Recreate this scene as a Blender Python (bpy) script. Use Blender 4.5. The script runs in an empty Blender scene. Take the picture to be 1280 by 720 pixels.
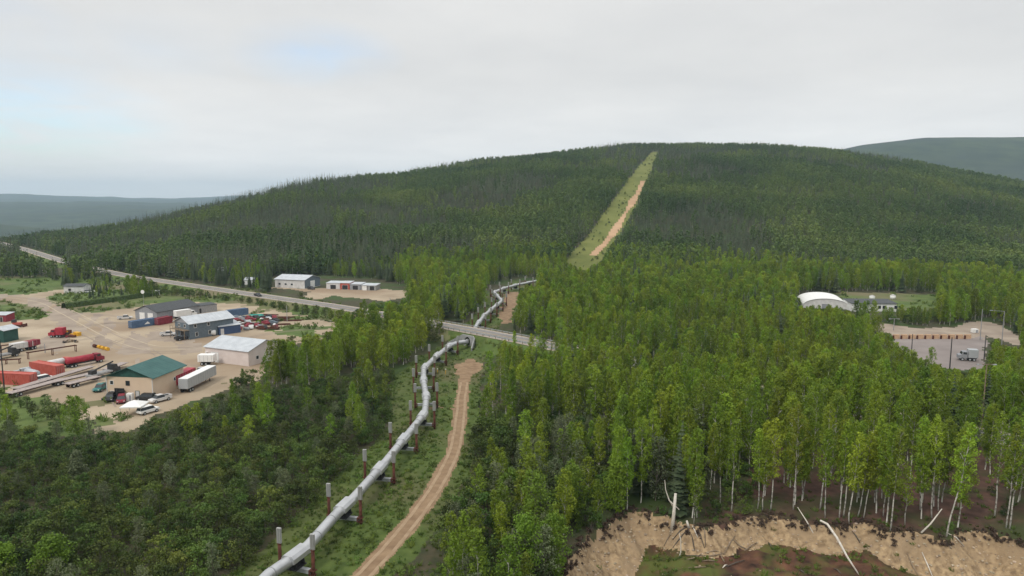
import bpy, math, random
import numpy as np
from math import radians as R, sin, cos, tan, pi, atan2, hypot

# ------------------------------------------------------------------ camera, world, sun, exposure
sc = bpy.context.scene
C = sc.collection
PITCH = R(7.0); CAMZ = 48.0; F = 880.0
cam = bpy.data.cameras.new('camera'); co = bpy.data.objects.new('camera', cam); C.objects.link(co)
co.location = (0, 0, CAMZ); co.rotation_euler = (pi/2 - PITCH, 0, 0)
cam.sensor_width = 36; cam.lens = F/1280*36; cam.clip_start = 0.5; cam.clip_end = 60000
sc.camera = co
sc.view_settings.view_transform = 'Standard'; sc.view_settings.look = 'None'
sc.view_settings.gamma = 1; sc.view_settings.use_curve_mapping = False
sc.view_settings.exposure = 0.08
SUN_EL, SUN_AZ = R(48), R(222)          # azimuth clockwise from +Y: light comes from behind and left
W = bpy.data.worlds.new('World'); sc.world = W; W.use_nodes = True
nt = W.node_tree; N = nt.nodes; L = nt.links
for n in list(N): N.remove(n)
out = N.new('ShaderNodeOutputWorld'); bg = N.new('ShaderNodeBackground'); L.new(bg.outputs[0], out.inputs[0])
bg.inputs[1].default_value = 0.1
sky = N.new('ShaderNodeTexSky'); sky.sky_type = 'NISHITA'; sky.sun_disc = False
sky.sun_elevation = SUN_EL; sky.sun_rotation = SUN_AZ; sky.air_density = 1.0; sky.dust_density = 1.5
tc = N.new('ShaderNodeTexCoord')
def wmath(op, a, b=None, c=None):
    n = N.new('ShaderNodeMath'); n.operation = op
    for i, v in enumerate((a, b, c)):
        if v is None: continue
        if isinstance(v, (int, float)): n.inputs[i].default_value = v
        else: L.new(v, n.inputs[i])
    return n.outputs[0]
sep = N.new('ShaderNodeSeparateXYZ'); L.new(tc.outputs['Generated'], sep.inputs[0])
zz = wmath('ADD', wmath('MAXIMUM', sep.outputs[2], 0.0), 0.12)
cmb = N.new('ShaderNodeCombineXYZ')
L.new(wmath('DIVIDE', sep.outputs[0], zz), cmb.inputs[0]); L.new(wmath('DIVIDE', sep.outputs[1], zz), cmb.inputs[1])
n1 = N.new('ShaderNodeTexNoise'); n1.inputs['Scale'].default_value = 0.7; n1.inputs['Detail'].default_value = 7; n1.inputs['Roughness'].default_value = 0.55
L.new(cmb.outputs[0], n1.inputs['Vector'])
n2 = N.new('ShaderNodeTexNoise'); n2.inputs['Scale'].default_value = 2.0; n2.inputs['Detail'].default_value = 8; n2.inputs['Distortion'].default_value = 0.6
L.new(cmb.outputs[0], n2.inputs['Vector'])
# thin places in the overcast where the blue shows
def skydir(u, v):
    a = (u-640)/F; b = -(v-360)/F
    d = np.array([a, cos(PITCH)+b*sin(PITCH), -sin(PITCH)+b*cos(PITCH)]); return d/np.linalg.norm(d)
gap = None
for u, v, rad, amp in ((25, 152, 0.18, 1.15), (395, 68, 0.12, 0.5), (-260, 60, 0.3, 0.8), (190, 60, 0.12, 0.15)):
    vm = N.new('ShaderNodeVectorMath'); vm.operation = 'SUBTRACT'; L.new(tc.outputs['Generated'], vm.inputs[0]); vm.inputs[1].default_value = tuple(skydir(u, v))
    vs = N.new('ShaderNodeVectorMath'); vs.operation = 'MULTIPLY'; L.new(vm.outputs[0], vs.inputs[0]); vs.inputs[1].default_value = (1, 1, 2.6)
    ln = N.new('ShaderNodeVectorMath'); ln.operation = 'LENGTH'; L.new(vs.outputs[0], ln.inputs[0])
    g = wmath('MULTIPLY', wmath('MAXIMUM', wmath('SUBTRACT', 1.0, wmath('DIVIDE', ln.outputs['Value'], rad)), 0.0), amp)
    gap = g if gap is None else wmath('MAXIMUM', gap, g)
gn = wmath('MULTIPLY', gap, wmath('MULTIPLY', wmath('SUBTRACT', n2.outputs['Fac'], 0.22), 2.6))
gn = wmath('MINIMUM', wmath('MAXIMUM', gn, 0.0), 0.8)
ramp = N.new('ShaderNodeValToRGB'); L.new(n1.outputs['Fac'], ramp.inputs[0])
ramp.color_ramp.elements[0].position = 0.34; ramp.color_ramp.elements[0].color = (0.72, 0.72, 0.717, 1)
ramp.color_ramp.elements[1].position = 0.68; ramp.color_ramp.elements[1].color = (0.83, 0.822, 0.805, 1)
# overcast is a little brighter overhead than at the horizon
zen = wmath('MULTIPLY_ADD', wmath('MAXIMUM', wmath('SUBTRACT', sep.outputs[2], 0.35), 0.0), 12.0, 10.0)
zen = wmath('ADD', zen, wmath('MULTIPLY', wmath('MAXIMUM', wmath('SUBTRACT', 0.16, wmath('ABSOLUTE', sep.outputs[2])), 0.0), 21.0))
cl = N.new('ShaderNodeVectorMath'); cl.operation = 'SCALE'; L.new(ramp.outputs[0], cl.inputs[0]); L.new(zen, cl.inputs['Scale'])
blu = N.new('ShaderNodeVectorMath'); blu.operation = 'SCALE'; L.new(sky.outputs[0], blu.inputs[0]); blu.inputs['Scale'].default_value = 2.2
mx = N.new('ShaderNodeMix'); mx.data_type = 'RGBA'; L.new(gn, mx.inputs['Factor']); L.new(cl.outputs[0], mx.inputs['A']); L.new(blu.outputs[0], mx.inputs['B'])
L.new(mx.outputs['Result'], bg.inputs[0])
sl = bpy.data.lights.new('sun', 'SUN'); sl.energy = 1.5; sl.angle = R(10); sl.color = (1, 0.95, 0.87)
so = bpy.data.objects.new('sun', sl); C.objects.link(so)
so.rotation_euler = (pi/2 - SUN_EL, 0, pi - SUN_AZ)
so.location = (-200, -200, 300)

rng = np.random.default_rng(11); random.seed(5)

# ------------------------------------------------------------------ materials
def mat(name, col, rough=0.85, var=0.0, scale=1.0, col2=None, metal=0.0, bump=0.0, detail=6, spec=0.3, rnd=0.0, trans=0.0, stretch=None, c3=None, s3=0.05, coord='Object', reg=0.0, rs=0.03):
    m = bpy.data.materials.new(name); m.use_nodes = True
    t = m.node_tree; nn = t.nodes; ll = t.links; b = nn['Principled BSDF']
    b.inputs['Roughness'].default_value = rough; b.inputs['Metallic'].default_value = metal
    b.inputs['Specular IOR Level'].default_value = spec
    b.inputs['Base Color'].default_value = (*col, 1)
    src = None
    if col2 is None and var > 0:
        col2 = tuple(min(1, c*(1+var)) for c in col); col = tuple(c*(1-var) for c in col)
    if col2 is not None:
        tcn = nn.new('ShaderNodeTexCoord'); no = nn.new('ShaderNodeTexNoise')
        no.inputs['Scale'].default_value = scale; no.inputs['Detail'].default_value = detail
        if stretch:
            mp = nn.new('ShaderNodeMapping'); mp.inputs['Scale'].default_value = stretch
            ll.new(tcn.outputs[coord], mp.inputs[0]); ll.new(mp.outputs[0], no.inputs['Vector'])
        else: ll.new(tcn.outputs[coord], no.inputs['Vector'])
        cr = nn.new('ShaderNodeValToRGB'); ll.new(no.outputs['Fac'], cr.inputs[0])
        cr.color_ramp.elements[0].position = 0.33; cr.color_ramp.elements[0].color = (*col, 1)
        cr.color_ramp.elements[1].position = 0.67; cr.color_ramp.elements[1].color = (*col2, 1)
        src = cr.outputs[0]
        if c3 is not None:
            n3 = nn.new('ShaderNodeTexNoise'); n3.inputs['Scale'].default_value = s3; n3.inputs['Detail'].default_value = 4
            ll.new(tcn.outputs[coord], n3.inputs['Vector'])
            r3 = nn.new('ShaderNodeValToRGB'); ll.new(n3.outputs['Fac'], r3.inputs[0]); r3.color_ramp.elements[0].position = 0.46; r3.color_ramp.elements[1].position = 0.62
            m3 = nn.new('ShaderNodeMix'); m3.data_type = 'RGBA'; ll.new(r3.outputs[0], m3.inputs['Factor']); ll.new(src, m3.inputs['A']); m3.inputs['B'].default_value = (*c3, 1)
            src = m3.outputs['Result']
        if bump > 0:
            bp = nn.new('ShaderNodeBump'); bp.inputs['Strength'].default_value = bump; bp.inputs['Distance'].default_value = 0.15
            ll.new(no.outputs['Fac'], bp.inputs['Height']); ll.new(bp.outputs[0], b.inputs['Normal'])
    if rnd > 0:
        oi = nn.new('ShaderNodeObjectInfo'); hs = nn.new('ShaderNodeHueSaturation')
        mr = nn.new('ShaderNodeMapRange'); mr.inputs['To Min'].default_value = 1-rnd; mr.inputs['To Max'].default_value = 1+rnd
        ll.new(oi.outputs['Random'], mr.inputs[0]); ll.new(mr.outputs[0], hs.inputs['Value'])
        wn = nn.new('ShaderNodeTexWhiteNoise'); wn.noise_dimensions = '1D'; ll.new(oi.outputs['Random'], wn.inputs['W'])
        mh = nn.new('ShaderNodeMapRange'); mh.inputs['To Min'].default_value = 0.5-rnd*0.06; mh.inputs['To Max'].default_value = 0.5+rnd*0.05
        ll.new(wn.outputs['Value'], mh.inputs[0]); ll.new(mh.outputs[0], hs.inputs['Hue'])
        if src: ll.new(src, hs.inputs['Color'])
        else: hs.inputs['Color'].default_value = (*col, 1)
        src = hs.outputs[0]
        if reg > 0:                       # stands of differing leaf colour across the land
            ge = nn.new('ShaderNodeNewGeometry'); rn = nn.new('ShaderNodeTexNoise'); rn.inputs['Scale'].default_value = rs; rn.inputs['Detail'].default_value = 3
            ll.new(ge.outputs['Position'], rn.inputs['Vector']); rv = nn.new('ShaderNodeMapRange'); rv.inputs['From Min'].default_value = .3; rv.inputs['From Max'].default_value = .7
            rv.inputs['To Min'].default_value = 1-reg; rv.inputs['To Max'].default_value = 1+reg; ll.new(rn.outputs['Fac'], rv.inputs[0])
            h2 = nn.new('ShaderNodeHueSaturation'); ll.new(rv.outputs[0], h2.inputs['Value']); ll.new(src, h2.inputs['Color'])
            rh = nn.new('ShaderNodeMapRange'); rh.inputs['From Min'].default_value = .3; rh.inputs['From Max'].default_value = .7; rh.inputs['To Min'].default_value = .5+reg*.05; rh.inputs['To Max'].default_value = .5-reg*.07
            ll.new(rn.outputs['Fac'], rh.inputs[0]); ll.new(rh.outputs[0], h2.inputs['Hue']); src = h2.outputs[0]
    if src: ll.new(src, b.inputs['Base Color'])
    if trans > 0:
        tr = nn.new('ShaderNodeBsdfTranslucent'); ms = nn.new('ShaderNodeMixShader'); ms.inputs[0].default_value = trans
        if src: ll.new(src, tr.inputs[0])
        else: tr.inputs[0].default_value = (*col, 1)
        ll.new(b.outputs[0], ms.inputs[1]); ll.new(tr.outputs[0], ms.inputs[2])
        ll.new(ms.outputs[0], nn['Material Output'].inputs[0])
    return m
M = {}
M['floor'] = mat('forest_floor', (0.035, 0.042, 0.018), 0.95, scale=0.6, col2=(0.075, 0.062, 0.035), bump=0.6, c3=(0.04, 0.07, 0.015), s3=0.05)
M['far'] = mat('far_forest', (0.018, 0.034, 0.022), 0.95, scale=0.012, col2=(0.05, 0.075, 0.034), bump=0.5, detail=12, c3=(0.028, 0.045, 0.035), s3=0.0022)
M['grass'] = mat('rough_grass', (0.05, 0.08, 0.015), 0.95, scale=0.6, col2=(0.085, 0.12, 0.026), bump=0.8, detail=9, c3=(0.095, 0.095, 0.038), s3=0.035)
M['meadow'] = mat('meadow_grass', (0.06, 0.10, 0.022), 0.95, scale=0.15, col2=(0.11, 0.155, 0.04), bump=0.4, detail=9, c3=(0.16, 0.14, 0.075), s3=0.02)
M['hillgrass'] = mat('clearing_grass', (0.105, 0.125, 0.026), 0.95, scale=0.05, col2=(0.165, 0.178, 0.045), bump=0.4, detail=9)
M['yard'] = mat('yard_gravel', (0.29, 0.228, 0.158), 0.95, scale=0.06, col2=(0.45, 0.37, 0.27), bump=0.3, detail=12, c3=(0.27, 0.20, 0.135), s3=0.03)
M['dirt'] = mat('track_dirt', (0.195, 0.125, 0.073), 0.95, scale=0.5, col2=(0.29, 0.20, 0.12), bump=0.6, detail=10)
M['rut'] = mat('dry_ruts', (0.28, 0.195, 0.12), 0.95, scale=0.7, col2=(0.36, 0.265, 0.172), bump=0.5, detail=9)
M['hilldirt'] = mat('hill_dirt', (0.36, 0.22, 0.13), 0.95, scale=0.05, col2=(0.50, 0.33, 0.2), detail=9)
M['bank'] = mat('sandy_bank', (0.19, 0.13, 0.075), 0.95, scale=1.3, col2=(0.45, 0.325, 0.19), bump=1.0, detail=14, c3=(0.30, 0.215, 0.13), s3=0.2)
M['pit'] = mat('pit_soil', (0.022, 0.012, 0.009), 0.9, scale=0.35, col2=(0.15, 0.07, 0.04), bump=1.0, detail=10, c3=(0.085, 0.10, 0.022), s3=0.16)
M['packed'] = mat('packed_gravel', (0.25, 0.20, 0.16), 0.95, scale=0.12, col2=(0.35, 0.29, 0.23), detail=10)
M['root'] = mat('root_mat', (0.05, 0.032, 0.024), 0.95, scale=1.0, col2=(0.10, 0.07, 0.05))
M['duff'] = mat('birch_duff', (0.055, 0.03, 0.022), 0.95, scale=0.5, col2=(0.12, 0.065, 0.048), bump=0.8, detail=10, c3=(0.05, 0.06, 0.02), s3=0.1)
M['lot'] = mat('lot_gravel', (0.20, 0.17, 0.16), 0.95, scale=0.09, col2=(0.27, 0.235, 0.22), detail=9)
M['asphalt'] = mat('asphalt', (0.17, 0.16, 0.155), 0.9, scale=0.3, col2=(0.23, 0.22, 0.21), detail=8)
M['shoulder'] = mat('road_shoulder', (0.33, 0.28, 0.22), 0.95, scale=0.3, col2=(0.42, 0.36, 0.30), detail=8)
M['paintw'] = mat('road_paint', (0.6, 0.6, 0.58), 0.7)
M['painty'] = mat('road_paint_yellow', (0.6, 0.42, 0.08), 0.7)
M['rutpale'] = mat('pale_ruts', (0.42, 0.345, 0.255), 0.95, var=.08, scale=.2)
M['bark'] = mat('birch_bark', (0.42, 0.40, 0.35), 0.8, scale=3.0, col2=(0.62, 0.60, 0.54), stretch=(1, 1, 2.5), c3=(0.12, 0.10, 0.09), s3=1.6)
M['bark2'] = mat('grey_bark', (0.10, 0.085, 0.07), 0.9, var=0.3, scale=3)
M['dead'] = mat('bleached_wood', (0.52, 0.47, 0.40), 0.85, scale=4, col2=(0.68, 0.64, 0.57))
M['greywood'] = mat('dead_twigs', (0.12, 0.105, 0.095), 0.9, rnd=0.3)
M['birch'] = mat('birch_leaves', (0.120, 0.198, 0.010), 0.6, scale=0.8, col2=(0.195, 0.285, 0.022), rnd=0.34, reg=.22, trans=0.3, detail=3)
M['birchfar'] = mat('birch_leaves_far', (0.070, 0.120, 0.024), 0.6, scale=0.5, col2=(0.100, 0.164, 0.036), rnd=0.14, reg=.5, rs=.009, trans=0.25, detail=3)
M['spruce'] = mat('spruce_needles', (0.036, 0.060, 0.026), 0.75, scale=1.0, col2=(0.062, 0.085, 0.038), rnd=0.3, reg=.25, rs=.012, detail=3)
M['shrub'] = mat('shrub_leaves', (0.048, 0.088, 0.013), 0.6, scale=0.6, col2=(0.09, 0.14, 0.024), rnd=0.5, reg=.3, trans=0.25, detail=3)
M['willow'] = mat('willow_leaves', (0.085, 0.11, 0.05), 0.6, scale=0.8, col2=(0.15, 0.18, 0.09), rnd=0.25, trans=0.2, detail=3)
M['bright'] = mat('bright_leaves', (0.10, 0.18, 0.012), 0.6, scale=0.8, col2=(0.155, 0.25, 0.022), rnd=0.15, trans=0.3, detail=3)
M['tuft'] = mat('grass_blades', (0.075, 0.125, 0.018), 0.7, scale=0.3, col2=(0.13, 0.19, 0.035), rnd=0.4, trans=0.2)
M['pipe'] = mat('galvanised_jacket', (0.45, 0.46, 0.475), 0.38, scale=0.5, col2=(0.55, 0.56, 0.575), metal=0.55, detail=6, spec=0.5)
M['band'] = mat('pipe_band', (0.33, 0.34, 0.35), 0.5, metal=0.5, var=0.15)
M['rust'] = mat('rust_steel', (0.065, 0.022, 0.015), 0.85, scale=2, col2=(0.115, 0.040, 0.025))
M['fin'] = mat('finned_aluminium', (0.42, 0.42, 0.41), 0.5, scale=9, col2=(0.6, 0.6, 0.58), metal=0.4, stretch=(1, 1, 0.05))
M['galv'] = mat('galvanised_beam', (0.38, 0.40, 0.41), 0.55, metal=0.4, var=0.15, scale=2)
M['dark'] = mat('dark_steel', (0.035, 0.035, 0.037), 0.6, var=0.3)
M['black'] = mat('rubber', (0.02, 0.02, 0.02), 0.85, var=0.2)
M['glass'] = mat('window_glass', (0.03, 0.035, 0.04), 0.12, spec=0.6)
M['white'] = mat('white_paint', (0.72, 0.72, 0.70), 0.55, scale=0.8, col2=(0.80, 0.80, 0.79))
M['dirtywhite'] = mat('dusty_white', (0.52, 0.51, 0.50), 0.6, scale=0.7, col2=(0.66, 0.65, 0.64))
M['pinkwhite'] = mat('pale_siding', (0.60, 0.52, 0.49), 0.7, scale=0.4, col2=(0.68, 0.60, 0.57))
M['greyroof'] = mat('metal_roof', (0.44, 0.47, 0.50), 0.5, scale=0.5, col2=(0.54, 0.57, 0.60), metal=0.2)
M['darkroof'] = mat('shingle_roof', (0.075, 0.08, 0.085), 0.85, var=0.2, scale=2)
M['bluegrey'] = mat('blue_grey_siding', (0.13, 0.165, 0.195), 0.75, var=0.12, scale=1.5)
M['greysiding'] = mat('grey_siding', (0.27, 0.28, 0.30), 0.75, var=0.1, scale=1.5)
M['cream'] = mat('cream_siding', (0.58, 0.45, 0.33), 0.75, scale=0.3, col2=(0.64, 0.50, 0.37))
M['greenroof'] = mat('green_metal_roof', (0.028, 0.098, 0.092), 0.5, scale=0.5, col2=(0.045, 0.13, 0.12), metal=0.15)
M['green'] = mat('dark_green_trim', (0.022, 0.075, 0.062), 0.6, var=0.15)
M['blue'] = mat('blue_paint', (0.07, 0.12, 0.21), 0.6, scale=1, col2=(0.10, 0.16, 0.26))
M['navy'] = mat('navy_siding', (0.055, 0.09, 0.18), 0.7, var=0.1)
M['red'] = mat('red_paint', (0.30, 0.018, 0.035), 0.5, scale=1, col2=(0.38, 0.035, 0.055))
M['orange'] = mat('faded_red_paint', (0.40, 0.075, 0.055), 0.65, scale=0.8, col2=(0.48, 0.12, 0.09))
M['maroon'] = mat('maroon_paint', (0.22, 0.03, 0.045), 0.7, var=0.2)
M['yellow'] = mat('yellow_paint', (0.65, 0.36, 0.03), 0.6, var=0.1)
M['teal'] = mat('teal_paint', (0.03, 0.16, 0.15), 0.4)
M['aqua'] = mat('aqua_tarp', (0.03, 0.28, 0.23), 0.6, var=0.15)
M['silver'] = mat('silver_paint', (0.42, 0.44, 0.46), 0.4, metal=0.2)
M['tan'] = mat('tan_concrete', (0.50, 0.33, 0.21), 0.9, var=0.12, scale=2)
M['concrete'] = mat('concrete', (0.30, 0.30, 0.30), 0.9, var=0.15, scale=1.5)
M['wood'] = mat('weathered_wood', (0.22, 0.17, 0.12), 0.85, var=0.2, scale=3)
M['deck'] = mat('bleached_deck', (0.33, 0.28, 0.26), 0.8, var=0.25, scale=1.5)
M['lampmetal'] = mat('lamp_metal', (0.33, 0.33, 0.34), 0.6, metal=0.3)
M['hedge'] = mat('hedge_leaves', (0.03, 0.05, 0.012), 0.8, scale=1.5, col2=(0.06, 0.095, 0.02), bump=1.0)

# ------------------------------------------------------------------ noise, projection, terrain
def vnoise(x, y, seed=0):
    xi = np.floor(x).astype(np.int64); yi = np.floor(y).astype(np.int64); xf = x-xi; yf = y-yi
    def hsh(a, b):
        n = (a*374761393 + b*668265263 + seed*1442695041) & 0xFFFFFFFF
        n = ((n ^ (n >> 13))*1274126177) & 0xFFFFFFFF
        return ((n ^ (n >> 16)) & 0xFFFF)/65535.0
    u = xf*xf*(3-2*xf); v = yf*yf*(3-2*yf)
    return (hsh(xi, yi)*(1-u)+hsh(xi+1, yi)*u)*(1-v)+(hsh(xi, yi+1)*(1-u)+hsh(xi+1, yi+1)*u)*v
def fbm(x, y, s, seed=0, o=4):
    r = 0; a = 1; t = 0
    for i in range(o):
        c_, s_ = cos(.65+i*1.1), sin(.65+i*1.1)
        r = r + a*vnoise((x*c_-y*s_)/s*2**i+17.3*i, (x*s_+y*c_)/s*2**i-9.1*i, seed+i); t += a; a *= 0.5
    return r/t*2-1
def sstep(a, b, t):
    t = np.clip((t-a)/(b-a), 0, 1); return t*t*(3-2*t)
SP, CP = sin(PITCH), cos(PITCH)
def proj(x, y, z):
    d = y*CP-(z-CAMZ)*SP; d = np.where(np.abs(d) < 1e-3, 1e-3, d)
    up = y*SP+(z-CAMZ)*CP
    u = 640+F*x/d; v = 360-F*up/d
    return np.where(d > 1, u, -9999), np.where(d > 1, v, 9999)
def elev(v):
    b = -(v-360)/F; return (-SP+b*CP)/(CP+b*SP)
def plane(u, v, z=0.0):
    e = -(v-360)/F; Y = CP+e*SP; Z = -SP+e*CP; k = (z-CAMZ)/Z
    return ((u-640)/F*k, Y*k)
def polydist(px, py, pts):
    """distance to an open polyline, with the parameter along it"""
    best = np.full(px.shape, 1e9); par = np.zeros(px.shape); side = np.zeros(px.shape)
    for i in range(len(pts)-1):
        ax, ay = pts[i][:2]; bx, by = pts[i+1][:2]; dx, dy = bx-ax, by-ay; l2 = dx*dx+dy*dy
        t = np.clip(((px-ax)*dx+(py-ay)*dy)/l2, 0, 1)
        d = np.hypot(px-ax-t*dx, py-ay-t*dy); m = d < best
        best = np.where(m, d, best); par = np.where(m, i+t, par)
        side = np.where(m, np.sign((px-ax)*dy-(py-ay)*dx), side)
    return best, par, side
def inpoly(px, py, poly):
    c = np.zeros(px.shape, bool); n = len(poly)
    for i in range(n):
        x1, y1 = poly[i]; x2, y2 = poly[(i+1) % n]
        if y1 == y2: continue
        c ^= ((y1 > py) != (y2 > py)) & (px < (x2-x1)*(py-y1)/(y2-y1)+x1)
    return c
def catmull(pts, n=8):
    P = [np.array(p, float) for p in pts]; P = [2*P[0]-P[1]]+P+[2*P[-1]-P[-2]]; o = []
    for i in range(1, len(P)-2):
        for k in range(n):
            t = k/n
            o.append(0.5*((2*P[i])+(-P[i-1]+P[i+1])*t+(2*P[i-1]-5*P[i]+4*P[i+1]-P[i+2])*t*t+(-P[i-1]+3*P[i]-3*P[i+1]+P[i+2])*t**3))
    o.append(P[-2]); return o
# highway centre line (world metres) with its height
def rp(u, v, z): x, y = plane(u, v, z); return (x, y, z)
HW = [rp(-30, 296, 6), rp(28, 311, 5), rp(84, 328, 3.0), rp(150, 343, 1.8), rp(197, 350.5, 1.2), rp(240, 357, 1.2), rp(300, 366, 1.2), rp(362, 375, 1.4),
      rp(430, 385, 2.0), rp(560, 408, 3.3), rp(630, 421, 3.5), rp(700, 435, 3.2)]
x0, y0, _ = HW[-2]; x1, y1, _ = HW[-1]; dx, dy = x1-x0, y1-y0; dl = hypot(dx, dy); dx /= dl; dy /= dl
for s, z in ((30, 2.4), (70, 1.2), (120, 0.8), (220, 0.8)): HW.append((x1+dx*s, y1+dy*s*0.97, z))
HWc = catmull(HW, 4)
HWz = np.array([p[2] for p in HWc])
CUT = [plane(566, 431, 2.3), plane(584, 426.5, 1.6)]
# pit / bank crest (pixel picks on level ground turned into world metres)
CREST = [plane(u, v) for u, v in ((690, 760), (712, 705), (735, 668), (757, 661), (782, 637), (830, 643), (850, 653), (882, 660), (905, 655), (930, 649), (962, 644),
         (1000, 652), (1040, 660), (1082, 655), (1110, 668), (1150, 667), (1182, 676), (1200, 666), (1242, 666), (1290, 684), (1400, 700))]
PIT = CREST+[(150, 60), (0, 40)]
SIL = np.array([(-700, 330), (-200, 318), (0, 308), (60, 297), (150, 282), (240, 263), (300, 251), (330, 243), (355, 235.5), (400, 226), (450, 220), (500, 216), (600, 200), (700, 190), (770, 182),
                (826, 181.5), (870, 181), (950, 184), (1050, 189), (1100, 194.5), (1180, 209), (1280, 228), (1500, 255), (2000, 290)], float)
RID = np.array([(-700, 800), (0, 780), (150, 830), (300, 930), (500, 1120), (800, 1350), (1100, 1250), (1280, 1120), (2000, 1000)], float)
FOOT = np.array([(-700, 640), (0, 610), (150, 540), (300, 480), (500, 470), (700, 450), (1000, 460), (1280, 520), (2000, 520)], float)
FARR = np.array([(-900, 240), (700, 240), (900, 215), (1070, 184), (1150, 175), (1280, 173), (1500, 176), (2500, 200)], float)
def height(x, y):
    x = np.asarray(x, float); y = np.asarray(y, float)
    ys = np.maximum(y, 1.0); ut = np.clip(640+F*x/ys, -700, 2000)
    rid = np.interp(ut, RID[:, 0], RID[:, 1]); ft = np.interp(ut, FOOT[:, 0], FOOT[:, 1]); sv = np.interp(ut, SIL[:, 0], SIL[:, 1])
    hr = CAMZ+elev(sv)*rid-8.0
    t = np.clip((y-ft)/(rid-ft), 0, 1)
    z = hr*(0.55*np.sin(t*pi/2)**1.5+0.45*t)
    zf = np.interp(ut, [-700, 200, 500, 800, 1300], [-95, -95, -60, 40, 80])
    z = z+(zf-hr)*sstep(0, 1, (y-rid)/1300.0)
    z = z+fbm(x, y, 220, 3)*8*sstep(0.05, 0.5, t)
    # distant ridges
    a = CAMZ+elev(np.interp(ut, FARR[:, 0], FARR[:, 1]))*3300
    z = np.maximum(z, z+(a-z)*np.exp(-((y-3300)/800.0)**2)*sstep(850, 1060, ut))
    e1 = CAMZ+elev(254+fbm(ut, ut*0, 90, 5)*5)*5200
    z = np.where(y > 2600, z+(e1-z)*sstep(2600, 5200, y)*sstep(900, 600, ut), z)
    e2 = CAMZ+elev(246+fbm(ut, ut*0+5, 150, 8)*5)*10500
    z = np.where(y > 5600, z+(e2-z)*sstep(6600, 10500, y), z)
    z = z+(CAMZ+elev(278+ut*.1)*2500-z)*np.exp(-((y-2500)/420.0)**2)*sstep(300, 60, ut)*.9
    z = z+fbm(x, y, 900, 12)*26*sstep(2300, 3600, y)
    z = z+fbm(x, y, 70, 20)*0.55*sstep(30, 90, np.hypot(x, y))*(1-sstep(-60, -75, x)*sstep(380, 300, y))
    # embankment of the highway
    near = (y < 900) & (y > 30)
    d, p, s = polydist(np.where(near, x, 1e5), np.where(near, y, 1e5), HWc)
    rz = np.interp(p, np.arange(len(HWz)), HWz)-0.02
    k = 1-sstep(5.0, 12.0, d)
    dq, _, _ = polydist(np.where(near, x, 1e5), np.where(near, y, 1e5), CUT)      # hollow in front of the culvert
    k = k+((1-sstep(6.5, 7.3, d))-k)*(1-sstep(3.4, 6.4, dq))
    z = np.where(near, z+(rz-z)*k, z)
    # pit
    m = (np.hypot(x, y) < 260)
    d, p, s = polydist(np.where(m, x, 1e5), np.where(m, y, 1e5), CREST)
    ins = inpoly(x, y, PIT) & m
    wob = 1+0.35*fbm(x, y, 5, 31)
    dp = np.interp(x+fbm(x, y, 6, 35)*3, [0, 12, 25, 50, 62, 80], [7.5, 6.5, 2.9, 2.7, 4.4, 5.5])
    face = -dp*np.clip(d*1.15*wob/dp, 0, 1)**0.8
    rough = fbm(x, y, 1.9, 44, 3)*0.75*np.clip(d, 0, 1)+fbm(x, y, 9, 41, 2)*0.8*np.clip(d/4, 0, 1)
    z = np.where(ins, z+face+rough, z)
    return z
def h1(x, y): return float(height(np.array([x]), np.array([y]))[0])
def G(u, v):
    """where the line of sight through a photograph pixel meets the terrain"""
    e = -(v-360)/F; a = (u-640)/F; Y = CP+e*SP; Z = -SP+e*CP
    ks = np.geomspace(30, 9000, 500)
    for rnd_ in range(3):
        dz = CAMZ+Z*ks-height(a*ks, Y*ks); i = int(np.argmax(dz < 0))
        if dz[i] >= 0: return (a*ks[-1], Y*ks[-1], 0)
        ks = np.linspace(ks[max(i-1, 0)], ks[i], 30)
    return (a*ks[15], Y*ks[15], CAMZ+Z*ks[15])

# ------------------------------------------------------------------ object helpers
def tag(o, label=None, cat=None, group=None, kind=None):
    if label: o['label'] = label
    if cat: o['category'] = cat
    if group: o['group'] = group
    if kind: o['kind'] = kind
    return o
def empty(name, loc, rz=0, label=None, cat=None, group=None):
    o = bpy.data.objects.new(name, None); C.objects.link(o); o.location = loc; o.rotation_euler = (0, 0, rz); o.empty_display_size = 0.3
    return tag(o, label, cat, group)
def npmesh(name, V, Fq, mats, mi=None, smooth=False):
    """V (n,3), Fq (m,k) array of same-size faces"""
    me = bpy.data.meshes.new(name); V = np.asarray(V, np.float32); Fq = np.asarray(Fq, np.int32); m, k = Fq.shape
    me.vertices.add(len(V)); me.vertices.foreach_set('co', V.ravel())
    me.loops.add(m*k); me.loops.foreach_set('vertex_index', Fq.ravel())
    me.polygons.add(m); me.polygons.foreach_set('loop_start', np.arange(0, m*k, k, dtype=np.int32)); me.polygons.foreach_set('loop_total', np.full(m, k, np.int32))
    for q in mats: me.materials.append(q)
    if mi is not None: me.polygons.foreach_set('material_index', np.asarray(mi, np.int32))
    if smooth: me.polygons.foreach_set('use_smooth', np.ones(m, bool))
    me.update(calc_edges=True); me.validate(); return me
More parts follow.
